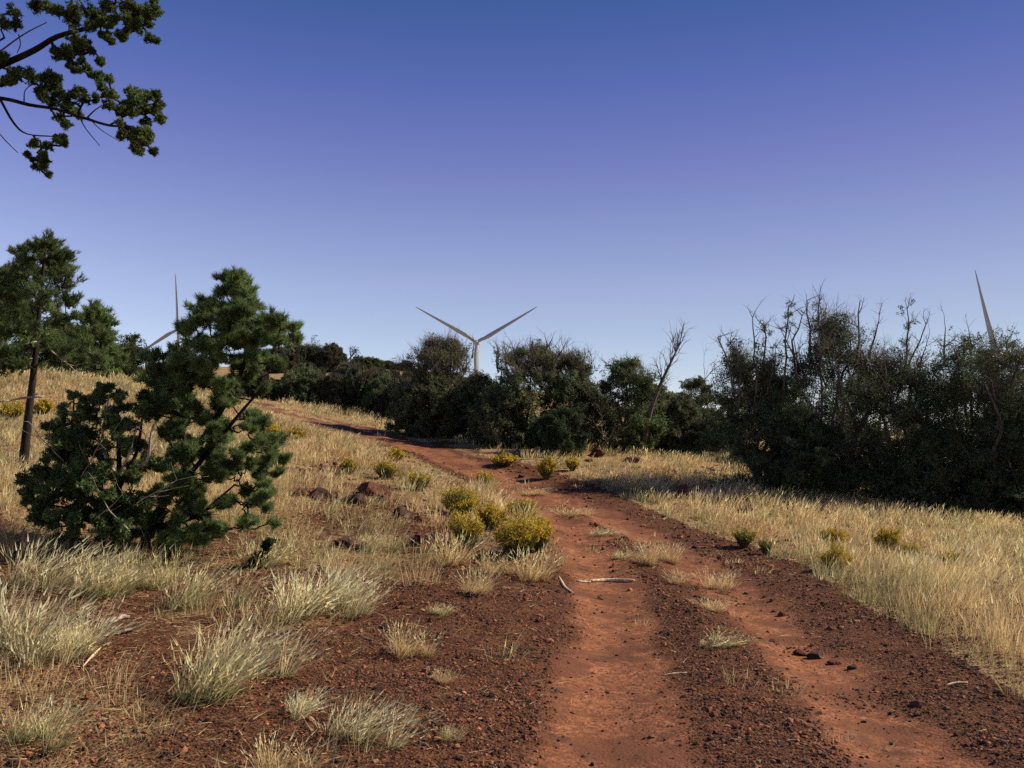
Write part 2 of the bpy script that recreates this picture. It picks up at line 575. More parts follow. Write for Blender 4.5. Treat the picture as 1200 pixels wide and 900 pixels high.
def bare_branch(acc, p, d, L, r, depth, rng, sides=5, c=(1, 1, 1), gn=.25, up=.1, nb=(3, 6)):
    """a leafless, forking dead limb"""
    n = max(4, int(6))
    pts = [np.array(p, float)]; d = np.array(d, float) / np.linalg.norm(d)
    for i in range(n):
        d = d + rng.normal(size=3) * gn * .5 + np.array([0, 0, up * .3]); d /= np.linalg.norm(d)
        pts.append(pts[-1] + d * L / n)
    pts = np.array(pts)
    tube(acc, pts, r * np.linspace(1, .3, n + 1), sides if depth > 1 else 4, c)
    if depth <= 0: return
    for k in range(rng.integers(*nb)):
        i = rng.integers(2, n + 1)
        t = norm(pts[i] - pts[i - 1])
        s = norm(np.cross(t, rng.normal(size=3)))
        nd = t * rng.uniform(.5, 1.0) + s * rng.uniform(.4, .9)
        bare_branch(acc, pts[i], nd, L * rng.uniform(.35, .65), r * .5 * (1 - .4 * i / n), depth - 1, rng, sides, c, gn, up, nb)


def limb_tube(lst, *a):
    ac = Acc(); tube(ac, *a); lst.append(ac)


def limb_bare(lst, *a):
    ac = Acc(); bare_branch(ac, *a); lst.append(ac)


# ------------------------------------------------------------------ trees
GREEN_PINE = np.array([.130, .190, .068])
GREEN_JUN = np.array([.042, .058, .026])


def tint_of(n, base, rng, yl=.25):
    v = rng.uniform(.65, 1.35, (n, 1))
    y = rng.uniform(0, 1, (n, 1)) ** 2 * yl
    return base * v * (1 - y) + np.array([.10, .10, .03]) * y


class Skeleton:
    def __init__(self, trunk, r0, r1):
        self.nodes = [np.asarray(p, float) for p in trunk]
        self.r = list(np.linspace(r0, r1, len(trunk)))
        self.tubes = [(np.asarray(trunk, float), np.linspace(r0, r1, len(trunk)))]

    def reach(self, target, rng, amp=.22, up=.35, rmin=.008, n=7, shrink=.55, sag=-.06):
        nd = np.array(self.nodes)
        d = np.linalg.norm(nd - target, axis=1)
        cost = d + up * np.maximum(0, nd[:, 2] - target[2] + .15 * d) * 2
        i = int(np.argmin(cost))
        a = nd[i]
        if np.linalg.norm(target - a) < .03: return
        r0 = max(rmin * 1.3, self.r[i] * shrink)
        pts = wiggle(a, target, n, amp, rng, sag)
        rad = np.linspace(r0, max(rmin, r0 * .45), n)
        self.tubes.append((pts, rad))
        for k in range(1, n):
            self.nodes.append(pts[k]); self.r.append(rad[k])

    def mesh(self, acc, sides=7):
        for pts, rad in self.tubes:
            tube(acc, pts, rad, sides if rad[0] > .03 else 4)


def spline(pts, n=4):
    """smooth polyline through points (Catmull-Rom)"""
    p = np.asarray(pts, float)
    q = np.concatenate([[2 * p[0] - p[1]], p, [2 * p[-1] - p[-2]]])
    out = []
    for i in range(1, len(q) - 2):
        for t in np.linspace(0, 1, n, endpoint=False):
            a, b, c, d = q[i - 1], q[i], q[i + 1], q[i + 2]
            out.append(.5 * ((2 * b) + (c - a) * t + (2 * a - 5 * b + 4 * c - d) * t * t + (-a + 3 * b - 3 * c + d) * t ** 3))
    out.append(p[-1])
    return np.array(out)


def make_tree(name, label, cat, base, trunks, pads, seed, style, px, group=None, tw=1.0, bark=None, dead=None, rtr=(.1, .03), tips=9, dens=1.0,
              base_col=None, deadmat=None, up=.35, amp=.22, prs=1.3):
    """trunks: list of world polylines, pads: (n,4) world centre + radius; px = metres per picture pixel at the tree (sets leaf size)"""
    rng = np.random.default_rng(seed)
    root = empty(name, base, label, cat, group)
    wood = Acc()
    sk = None
    for k, t in enumerate(trunks):
        tr = spline(t, 4)
        rr_ = rtr if not isinstance(rtr, list) else rtr[k]
        if sk is None: sk = Skeleton(tr, *rr_)
        else:
            sk.nodes += list(tr); sk.r += list(np.linspace(rr_[0], rr_[1], len(tr))); sk.tubes.append((tr, np.linspace(rr_[0], rr_[1], len(tr))))
    pads = np.asarray(pads, float)
    tn = np.array(sk.nodes)
    order = np.argsort([np.linalg.norm(tn - p[:3], axis=1).min() for p in pads])
    leaf = Acc()
    for i in order:
        c, r = pads[i, :3], pads[i, 3] * prs
        sk.reach(c, rng, up=up, amp=amp)
        nt_ = max(3, int(tips * rng.uniform(.8, 1.3)))
        off = norm(rng.normal(size=(nt_, 3))) * (rng.uniform(.15, 1, (nt_, 1)) ** .5) * r
        off[:, 2] *= .8
        tp = c + off
        for t in tp:
            pts = wiggle(c + (t - c) * .1, t, 4, .25, rng, -.05)
            tube(wood, pts, np.linspace(max(.005, .4 * px), max(.003, .22 * px), 4), 3)
        padtint = tint_of(1, base_col if base_col is not None else (GREEN_PINE if style == 'pine' else GREEN_JUN), rng)
        if style == 'pine':
            m = max(2, int(9 * dens))
            f = rng.uniform(.3, 1.05, (nt_ * m, 1))
            pos = c + np.repeat(off, m, 0) * f + rng.normal(size=(nt_ * m, 3)) * r * .10
            dr = norm(np.repeat(off, m, 0) / max(r, 1e-6) + np.array([0, 0, .85]) + rng.normal(size=(nt_ * m, 3)) * .35)
            ln = max(.055, min(r * .34, 5.5 * px)) * tw
            needle_tufts(leaf, pos, dr, 18, ln, max(.0045, .55 * px), .45, padtint * rng.uniform(.75, 1.25, (len(pos), 1)), rng)
        else:
            m = max(1, int(3 * dens))
            f = rng.uniform(.4, 1.25, (nt_ * m, 1))
            pos = c + np.repeat(off, m, 0) * f + rng.normal(size=(nt_ * m, 3)) * r * .14
            rad = rng.uniform(.12, .36, len(pos)) * r
            sprays(leaf, pos, rad, 20, max(.03, 2.0 * px) * tw, padtint * rng.uniform(.75, 1.25, (len(pos), 1)), rng)
    sk.mesh(wood)
    b = np.asarray(base)
    wood.build('trunk', bark or M_BARK, root, origin=b, smooth=True)
    leaf.build('crown', M_NEEDLE if style == 'pine' else M_JUN, root, origin=b)
    if dead:
        for ac in dead[1]:
            ac.build(dead[0], deadmat or M_DEAD, root, origin=b, smooth=True)
        if len(dead) > 2:
            for ac in dead[2]: ac.build('dead_twigs', M_JUN, root, origin=b)
    return root


def padlist(lst, d, spread, rng, rscale=1.0, fill=0, jit=11):
    lst = list(lst)
    n0 = len(lst)
    for k in range(int(fill * n0)):
        q = lst[rng.integers(0, n0)]
        if q[0] < 226 and 340 < q[1] < 425: continue
        lst.append((q[0] + rng.normal() * jit * .7, q[1] + abs(rng.normal()) * jit * .8 - 2, q[2] * rng.uniform(.6, .95)))
    """(px,py,r_px[,dd]) in the photograph -> world centre and radius at about d metres"""
    out = []
    for q in lst:
        dd = q[3] if len(q) > 3 else rng.uniform(-1, 1) * spread
        D = d + dd
        out.append((*P(q[0], q[1], D), q[2] * D / F * rscale))
    return np.array(out)


# ---- young pinyon leaning over the slope
rng = np.random.default_rng(7)
D = 11.3
pb = on(168, 648)
D = pb[1]
pads = [(277, 327, 12), (284, 337, 15), (265, 345, 15), (297, 356, 14), (258, 362, 14), (283, 362, 18), (240, 354, 10), (231, 362, 12), (245, 375, 17), (223, 384, 11), (216, 388, 8),
        (270, 380, 18), (300, 380, 15), (322, 374, 15), (333, 385, 11), (318, 396, 15), (294, 400, 16), (250, 398, 17), (230, 402, 15), (271, 402, 15),
        (190, 417, 10), (172, 420, 10), (203, 424, 13), (188, 434, 14), (205, 440, 14), (197, 460, 14), (215, 458, 12), (204, 478, 13), (232, 425, 14), (255, 420, 14),
        (302, 428, 11), (280, 423, 12), (264, 455, 12), (267, 474, 13), (240, 450, 10), (292, 490, 11), (215, 490, 13), (240, 492, 11), (193, 507, 14), (207, 528, 14), (170, 540, 11),
        (223, 530, 13), (252, 530, 13), (260, 512, 13), (247, 552, 13), (277, 547, 13), (287, 526, 11), (305, 546, 11), (303, 520, 9), (324, 515, 8), (318, 530, 8), (311, 580, 8),
        (287, 575, 8), (262, 590, 9), (292, 612, 7), (244, 618, 8), (230, 575, 10), (205, 560, 12), (190, 575, 11), (170, 622, 11), (200, 624, 10), (152, 628, 10), (226, 622, 8), (186, 604, 10), (215, 600, 9), (240, 606, 9)]
pw = padlist(pads, D, .6, rng, .94, 3.4, 20)
tr1 = [pb, P(175, 618, D), P(192, 590, D + .05), P(222, 540, D + .1), P(252, 492, D + .1), P(276, 452, D + .05), P(288, 415, D), P(284, 370, D), P(279, 335, D)]
tr2 = [P(176, 618, D), P(205, 613, D - .1), P(232, 604, D - .2), P(250, 590, D - .25), P(275, 568, D - .3)]
tr3 = [P(222, 540, D + .1), P(213, 500, D + .2), P(206, 450, D + .25), P(203, 420, D + .3)]
tr4 = [P(195, 586, D), P(240, 535, D - .2), P(285, 480, D - .25), P(312, 450, D - .25)]
make_tree('pinyon_pine', 'young bushy pinyon pine leaning right over the slope, tallest green tree at left', 'tree', pb, [tr1, tr2, tr3, tr4], pw, 3, 'pine', D / 887,
          prs=1.12, tw=1.25, rtr=[(.062, .010), (.036, .010), (.03, .010), (.036, .010)], tips=9, dens=1.25)

# ---- juniper shrub with dead upright stems, left of the pinyon
sb = on(134, 652)
D = sb[1] - .1
pads = [(73, 484, 12), (81, 512, 14), (97, 508, 15), (70, 500, 11), (55, 553, 12), (46, 573, 11), (44, 594, 9), (73, 558, 13), (95, 550, 14), (113, 553, 14), (108, 573, 13),
        (88, 582, 13), (137, 490, 12), (167, 480, 12), (170, 464, 10), (138, 463, 9), (100, 598, 10), (66, 580, 12), (120, 595, 11), (152, 560, 12), (160, 520, 12), (88, 532, 13), (65, 530, 10),
        (110, 530, 10), (150, 585, 12), (62, 604, 9), (118, 455, 8), (100, 470, 8), (85, 465, 7), (160, 600, 11), (140, 610, 10), (180, 545, 11), (120, 620, 9), (90, 610, 9)]
pw = padlist(pads, D, .5, np.random.default_rng(9), 1.0, 4.6, 18)
dd = []; rg = np.random.default_rng(5)
limb_tube(dd, spline([P(137, 558, D - .2), P(124, 535, D - .25), P(120, 508, D - .3), P(124, 485, D - .3), P(128, 462, D - .25)]), np.linspace(.022, .007, 17), 6)
limb_tube(dd, spline([P(140, 556, D - .2), P(152, 530, D - .3), P(160, 500, D - .3)]), np.linspace(.016, .006, 9), 5)
limb_tube(dd, spline([P(148, 556, D - .2), P(172, 540, D - .3), P(176, 515, D - .35), P(180, 497, D - .35)]), np.linspace(.022, .009, 13), 6)
for q in [(124, 485), (121, 505), (130, 545), (176, 515)]:
    limb_bare(dd, P(q[0], q[1], D - .3), (rg.uniform(-1, 1), 0, .6), .3, .006, 1, rg, 4)
for q in [(95, 560), (75, 540), (160, 590), (110, 610), (150, 620)]:
    limb_bare(dd, P(q[0], q[1], D - .4), (rg.uniform(-1, 1), -.3, .5), .55, .008, 1, rg, 4)
make_tree('juniper_shrub', 'bushy green juniper shrub with bare pale upright stems at the left, by the bunch grass', 'tree', sb,
          [[sb, P(135, 615, D), P(138, 585, D), P(140, 560, D), P(139, 520, D + .1), P(138, 480, D + .1)], [P(136, 610, D), P(110, 590, D - .1), P(85, 560, D - .1), P(72, 500, D)],
           [P(140, 570, D), P(160, 530, D), P(168, 480, D)]], pw, 4, 'juniper', D / 887,
          prs=1.05, rtr=[(.06, .015), (.03, .01), (.03, .01)], tips=9, dens=1.7, dead=('dead_branch', dd), base_col=np.array([.10, .155, .058]), tw=1.1)

# ---- seedling beside the pinyon
q = on(302, 668)
D = q[1]
make_tree('juniper_seedling', 'tiny dark green conifer seedling among grass below the leaning pinyon', 'tree', q, [[q, P(303, 655, D), P(309, 640, D)]],
          padlist([(298, 658, 6), (305, 650, 7), (311, 641, 6), (317, 635, 4)], D, .06, rng, 1.1), 44, 'juniper', D / 887, rtr=(.015, .005), base_col=np.array([.03, .066, .026]), dens=1.5)

# ---- pine with a clear dark trunk at far left
b = on(27, 551)
D = b[1]
pads = [(55, 284, 11), (46, 291, 11), (62, 294, 11), (24, 302, 11), (32, 306, 10), (74, 300, 11), (78, 312, 13), (60, 318, 16), (42, 322, 15), (20, 322, 15), (2, 322, 15), (72, 332, 16), (50, 340, 18),
        (28, 342, 18), (6, 345, 18), (-14, 335, 18), (80, 352, 12), (60, 360, 18), (36, 365, 18), (12, 370, 18), (-12, 365, 18), (70, 380, 15), (20, 392, 16), (48, 388, 14), (-8, 392, 16), (84, 372, 10), (90, 392, 9), (-25, 385, 15), (30, 410, 12), (0, 412, 14), (14, 420, 12), (62, 404, 13), (80, 408, 11), (-18, 420, 14), (48, 402, 12), (98, 402, 12), (112, 418, 10), (95, 424, 9), (26, 428, 9), (2, 428, 11)]
pw = padlist(pads, D, .8, np.random.default_rng(19), 1.12, 1.3)
dd = []; rg = np.random.default_rng(15)
limb_tube(dd, spline([P(-8, 472, D - .5), P(12, 469, D - .3), P(34, 465.5, D - .1), P(50, 465, D - .06)]), [.012] * 6 + [.02] * 7, 5)
limb_tube(dd, spline([P(44, 400, D), P(33, 402, D - .3), P(24, 405, D - .4)]), np.linspace(.014, .005, 9), 5)
limb_bare(dd, P(60, 411, D - .3), (.8, -.1, -.55), .5, .014, 1, rg, 5)
limb_bare(dd, P(38, 420, D - .1), (-.8, -.3, -.3), .4, .009, 1, rg, 4)
make_tree('pine_tree', 'pine with a bare slender dark trunk, standing alone at the left edge of the slope', 'tree', b,
          [[b, P(32, 500, D), P(38, 450, D), P(44, 390, D), P(49, 330, D), P(54, 288, D)]], pw, 6, 'pine', D / 887, base_col=GREEN_PINE * .72, rtr=(.082, .02), tips=9, dens=1.2, dead=('dead_branch', dd), deadmat=M_DEAD, up=.1)

# ---- pines behind the crest at the left
def crest_pine(name, label, px, d, top, w, seed, style='pine', group=None, base_py=440, bc=None, pr=11):
    rg = np.random.default_rng(seed)
    x = (px - 600) / F * d
    bz = float(H(x, d)); base = np.array([x, d, bz])
    ztop = P(px, top, d)[2]; zb = P(px, base_py, d)[2]
    hw = w / 2 * d / F
    pads = []
    n = int(46 * (w / 90) * ((base_py - top) / 80)) + 8
    for i in range(n):
        t = rg.uniform(0, 1) ** 1.15
        r_ = hw * (1 - t) ** .65 * rg.uniform(.2, 1) ** .6
        a = rg.uniform(0, 2 * math.pi)
        pads.append((x + r_ * math.cos(a), d + r_ * math.sin(a), zb + (ztop - zb) * t - .12, pr * d / F * rg.uniform(.8, 1.3)))
    pads.append((x, d, ztop - .2, pr * .8 * d / F))
    t_ = [base, np.array([x + .03, d, (bz + zb) / 2]), np.array([x, d, zb]), np.array([x, d, (zb + ztop) / 2]), np.array([x, d, ztop - .3])]
    return make_tree(name, label, 'tree', base, [t_], pads, seed, style, d / 887, group, rtr=(.12, .02), tips=9, dens=1.0, base_col=bc)


crest_pine('pine_tree', 'broad green pine behind the crest, right of the bare trunked pine', 108, 33, 362, 78, 31)
crest_pine('pine_tree', 'dense dark pine behind the crest, cut by the left edge of the view', 2, 34, 318, 110, 32)
crest_pine('pine_tree', 'low rounded pine behind the crest, between two taller pines', 62, 35, 372, 90, 35)
crest_pine('juniper_tree', 'low juniper behind the crest, between the pines and the leaning pinyon', 152, 34, 392, 50, 33, 'juniper', pr=9)
crest_pine('juniper_tree', 'wide dark juniper on the crest, hidden behind the leaning pinyon', 215, 37, 405, 80, 34, 'juniper', base_py=455, pr=9)

# ---- tree whose boughs hang into the top left corner
D = 7.2
X0 = -6.6
b = np.array([X0, D + .3, float(H(X0, D + .3))])
pads = [(173, 11, 9), (184, 13, 8), (180, 4, 9), (175, 45, 7), (150, 24, 9), (160, 30, 9), (164, 18, 8), (133, 24, 9), (125, 40, 6), (144, 45, 5), (99, 51, 7), (88, 13, 14), (67, 11, 13), (43, 8, 11), (107, 16, 12), (120, 24, 10), (130, 8, 10), (150, 6, 8),
        (88, 46, 9), (67, 64, 8), (80, 56, 8), (96, 72, 5), (85, 77, 4), (117, 71, 6), (115, 88, 8), (120, 103, 5), (112, 113, 3.5), (21, 85, 9), (37, 93, 11), (59, 91, 11), (69, 99, 9), (48, 107, 8), (8, 93, 7), (67, 109, 8),
        (80, 117, 10), (93, 107, 8), (91, 133, 9), (77, 125, 9), (128, 123, 8), (133, 112, 7), (155, 107, 10), (160, 115, 10), (176, 112, 8), (187, 123, 8), (187, 139, 7), (181, 131, 8), (173, 155, 8), (160, 171, 7), (168, 165, 7), (147, 152, 7), (155, 133, 8),
        (143, 128, 6), (168, 128, 7), (170, 143, 7), (75, 144, 6), (40, 168, 6), (53, 171, 6), (51, 187, 6), (75, 163, 6), (32, 181, 3.5), (3, 67, 8), (16, 13, 10), (5, 27, 9), (20, 30, 7), (-10, 55, 12), (-15, 95, 12), (-20, 10, 14), (-60, 60, 22), (-60, 0, 22),
        (-110, 30, 25), (-150, 80, 25), (-50, 110, 15), (20, -30, 20), (80, -25, 20), (140, -20, 14), (-60, -60, 30), (0, -70, 25), (70, -80, 25), (-140, -60, 35), (-220, -20, 35), (-230, 60, 32), (-330, 20, 40), (-420, 60, 35), (-300, -80, 40), (-380, -60, 40), (-200, -130, 40), (-100, -140, 35)]
pw = padlist(pads, D, .25, np.random.default_rng(29), 1.0, 1.7, 10)
L1 = [P(-150, 120, D), P(-60, 100, D), P(0, 77, D), P(40, 59, D), P(67, 43, D), P(107, 32, D), P(140, 22, D), P(172, 12, D)]
L2 = [P(-150, 120, D), P(-70, 110, D), P(0, 115, D), P(35, 123, D), P(67, 128, D), P(101, 139, D), P(128, 147, D), P(150, 149, D), P(165, 160, D)]
L3 = [P(0, 116, D), P(16, 144, D), P(32, 157, D), P(64, 160, D)]
L4 = [P(128, 147, D), P(150, 134, D), P(173, 123, D), P(184, 122, D)]
tk = [b, b + np.array([.05, 0, 1.6]), P(-330, 300, D), P(-310, 180, D), P(-300, 60, D), P(-300, -60, D)]
L0 = [P(-315, 210, D), P(-260, 160, D), P(-200, 135, D), P(-150, 120, D)]
dd = []; rg = np.random.default_rng(25)
for pl, r_ in [([(92, 134), (100, 150), (117, 171)], .006), ([(104, 138), (118, 152), (139, 165)], .005), ([(-8, 113), (-6, 145), (4, 162), (21, 179)], .007), ([(101, 139), (110, 130), (120, 123)], .008), ([(28, 120), (30, 105), (45, 95)], .006),
               ([(22, 40), (24, 52), (20, 62)], .007), ([(80, 22), (81, 32), (80, 38)], .008), ([(140, 8), (150, 3), (160, -2)], .010), ([(93, 0), (104, 18), (112, 34)], .008), ([(0, 60), (28, 40), (55, 26)], .008)]:
    limb_tube(dd, spline([P(a_, b_, D) for a_, b_ in pl]), np.linspace(r_, r_ * .5, (len(pl) - 1) * 4 + 1), 5)
make_tree('pinyon_tree', 'overhanging pinyon boughs with tufted green tips in the upper left corner', 'tree', b, [tk, L0, L1, L2, L3, L4], pw, 8, 'juniper', D / 887,
          rtr=[(.2, .06), (.06, .045), (.036, .010), (.021, .008), (.011, .005), (.011, .005)], tips=13, dens=1.2, prs=.92, dead=('bare_twig', dd), deadmat=M_BARKJ, base_col=np.array([.078, .115, .038]), up=.05, tw=.8)


# ---- generic junipers: domed or ragged crown, several stems, dead wood
def juniper(label, px, base_py, d, w, top, seed, bare=0, group=None, bare_top=None, style='juniper', bc=None, skirt=.07, dens=1.0, name='juniper_tree', pr=None, lean=0, ragged=.2, bare_len=.8, barecol=None, npad=None):
    rg = np.random.default_rng(seed)
    x = (px - 600) / F * d
    bz = float(H(x, d)); base = np.array([x, d, bz])
    ztop = P(px, top, d)[2]; h = ztop - bz; hw = w / 2 * d / F
    pr = pr or max(.20, min(.42, h * .1))
    pads = []
    n = npad or int(max(18, 2.1 * (hw * 2 / (pr * 2)) * (h / (pr * 2)) * 2.4))
    for i in range(n):
        t = rg.uniform(0, 1) ** 1.2
        prof = (min(1, .55 + 2.2 * t) if t < .3 else 1.0) * math.sqrt(max(0.0, 1 - max(0, (t - .3) / .72) ** 2))
        r_ = hw * prof * rg.uniform(.1, 1) ** .5
        a = rg.uniform(0, 2 * math.pi)
        zz = bz + h * (skirt + (1 - skirt) * t) - pr * .7 + rg.normal() * ragged * pr
        pads.append((x + lean * t * hw + r_ * math.cos(a), d + r_ * math.sin(a) * .85, zz, pr * rg.uniform(.6, 1.25)))
    trunks = []; rt = []
    for k in range(4):
        a = rg.uniform(0, 2 * math.pi); e = rg.uniform(.2, .55) * hw
        tp = base + np.array([math.cos(a) * e + lean * hw * .5, math.sin(a) * e, h * rg.uniform(.6, .85)])
        s = base + np.array([math.cos(a) * .12, math.sin(a) * .12, -.05])
        trunks.append(wiggle(s, tp, 5, .13, rg)); rt.append((.075 * h / 4, .02))
    dead = None
    if bare:
        da = []; gt = []
        tops = [q for q in pads if q[2] > bz + h * .62]
        for q in tops[:40]:
            if rg.uniform() < min(.85, bare / (14 if px < 820 else 34)):
                ac = Acc(); m = 34
                pos = np.array(q[:3]) + rg.normal(size=(m, 3)) * q[3] * .35
                dv = norm((pos - np.array(q[:3])) / q[3] + np.array([0, 0, .9]) + rg.normal(size=(m, 3)) * .4)
                tint = np.array([.16, .128, .105]) * rg.uniform(.6, 1.3, (m, 1))
                tube(ac, wiggle(q[:3], np.array(q[:3]) + np.array([rg.normal() * .1, rg.normal() * .1, q[3] * 1.3]), 4, .2, rg), [.012, .01, .008, .004], 4, (.14, .11, .09))
                needle_tufts(ac, pos, dv, 5, q[3] * 1.0, .011 * d / 28, .35, tint, rg)
                gt.append(ac)
        for k in range(bare):
            a = rg.uniform(0, 2 * math.pi); e = rg.uniform(0, .75) * hw
            zt = bz + h * rg.uniform(.55, .8)
            p = np.array([x + lean * hw * .6 + math.cos(a) * e, d + math.sin(a) * e * .8, zt])
            dr = np.array([math.cos(a) * .35 + rg.normal() * .15, math.sin(a) * .2, 1.0])
            limb_bare(da, p, dr, h * .42 * bare_len * rg.uniform(.6, 1.15), .028 * d / 25, 2, rg, 5, (1, 1, 1), .22, .25, (3, 6))
        dead = ('dead_branch', da, gt)
    return make_tree(name, label, 'tree', base, trunks, pads, seed, style, d / 887, group, rtr=rt, tips=10, dens=dens, bark=M_BARKJ, dead=dead, deadmat=barecol or M_BARKJ, base_col=bc, amp=.3)


DARK = np.array([.088, .105, .054]); MID = np.array([.105, .145, .060]); GREY = np.array([.085, .085, .058])
# the row in the middle distance
juniper('grey green juniper with a thin twiggy top, left of the central turbine tower', 514, 498, 31, 104, 396, 51, bare=16, bc=DARK, dens=.9, barecol=M_BARKJ, bare_len=.42)
juniper('low dark juniper directly below the central turbine tower', 560, 515, 30, 66, 440, 52, bc=DARK)
juniper('low dark juniper bush under the twiggy tree left of the central turbine', 500, 500, 30.3, 92, 444, 74, bc=DARK)
juniper('broad green juniper right of the central turbine, its twiggy grey crown the highest there', 618, 522, 29.5, 120, 402, 53, bare=20, bc=MID, bare_len=.65)
juniper('round topped juniper with bare grey twigs, between the broad juniper and the leaning snag', 668, 526, 29.5, 74, 412, 54, bare=12, bc=DARK, bare_len=.7)
juniper('small bright green juniper bush at the foot of the middle row, beside the track', 655, 528, 27.5, 66, 478, 55, bc=np.array([.036, .062, .030]))
juniper('low dark juniper bush, in front of the gap below the central turbine', 590, 520, 28.5, 80, 455, 56, bc=DARK)
juniper('green juniper with a flat clumped top, left beside the bare leaning snag', 735, 528, 30, 84, 420, 57, bare=4, bc=MID, bare_len=.6)
juniper('low spreading juniper under the bare leaning snag', 790, 530, 31, 76, 462, 58, bc=DARK)
juniper('distant dark juniper filling the gap left of the large right hand trees', 818, 505, 44, 70, 441, 59, bc=DARK)
juniper('grey green juniper far behind the gap beside the leaning snag', 770, 500, 46, 70, 452, 70, bc=DARK)
# leaning dead snag
sb = np.array([*P(752, 528, 29.6)[:2], 0]); sb[2] = float(H(sb[0], sb[1]))
root = empty('dead_tree', sb, 'leaning dead snag with bare fanned twigs, rising between two junipers', 'dead tree')
ac = Acc(); rg = np.random.default_rng(61); D = 29.3
tp = spline([sb, P(760, 490, D), P(772, 455, D), P(786, 425, D), P(797, 402, D)])
tube(ac, tp, np.linspace(.10, .02, len(tp)), 6)
for k in range(26):
    i = rg.integers(6, len(tp)); t = norm(tp[min(i + 1, len(tp) - 1)] - tp[i - 1])
    bare_branch(ac, tp[i], t * .9 + np.array([rg.uniform(-.8, .9), rg.uniform(-.4, .4), rg.uniform(.1, .7)]), rg.uniform(.5, 1.0), .017, 1, rg, 4)
bare_branch(ac, P(800, 470, D), (.75, 0, .9), 1.6, .03, 2, rg, 4)
ac.build('trunk', M_BARKJ, root, origin=sb, smooth=True)
# pale forked dead limbs standing in the gap
sb = on(715, 532)
root = empty('dead_tree', sb, 'pale twisted dead limbs in the dark gap between middle row junipers', 'dead tree')
ac = Acc(); D = sb[1] - .3; first = True
ac = Acc(); t = wiggle(sb - np.array([0, 0, .05]), P(708, 486, D), 8, .22, rg); tube(ac, t, np.linspace(.035, .014, len(t)), 5)
ac.build('trunk', M_BARKJ, root, origin=sb, smooth=True)
for k in range(5):
    ac = Acc(); bare_branch(ac, t[2 + k], (rg.uniform(-1, 1), -.2, .7), .7, .017, 2, rg, 4)
    ac.build('dead_branch', M_BARKJ, root, origin=sb, smooth=True)

# the big dark trees at right
DARK = np.array([.058, .080, .038])
JA = juniper('ragged dark juniper with isolated clumps on bare stalks, leftmost of the big right hand trees', 885, 572, 23.5, 118, 412, 62, bare=8, bc=DARK, ragged=.8, bare_len=.75)
JB = juniper('tallest dark juniper at right, crowned with bare dead branches', 985, 585, 23, 150, 372, 63, bare=17, bc=DARK, ragged=.6, bare_len=.6, barecol=M_BARKJ)
JC = juniper('dark juniper with dead forked tops, right of the tallest one', 1065, 592, 22.5, 120, 408, 64, bare=9, bc=DARK, ragged=.5, bare_len=.65)
JD = juniper('broad dark juniper standing below the right hand turbine blade', 1140, 598, 22, 130, 404, 65, bare=5, bc=DARK, ragged=.6, bare_len=.5)
juniper('narrow dark juniper top hiding the hub of the right hand turbine', 1164, 598, 23.4, 66, 393, 75, bc=DARK, ragged=.5)
juniper('dark juniper cut by the right edge of the view', 1215, 604, 22, 116, 394, 66, bare=4, bc=DARK, ragged=.5, bare_len=.5)
juniper('low dark juniper bush tucked under the tallest right hand tree', 940, 584, 22.6, 120, 490, 67, bc=DARK)
juniper('low dark juniper bush under the broad tree at right', 1100, 596, 21.8, 130, 500, 68, bc=DARK)
juniper('low dark juniper bush at the foot of the tree cut by the right edge', 1195, 603, 21.4, 110, 500, 73, bc=DARK)
juniper('dark juniper behind the tallest right hand tree', 1020, 560, 29, 170, 425, 69, bc=DARK)
juniper('dark juniper behind the trees at the right edge', 1180, 560, 29, 170, 430, 71, bc=DARK)
juniper('dark juniper behind the ragged left hand end of the right hand trees', 900, 545, 31, 120, 440, 72, bc=DARK)
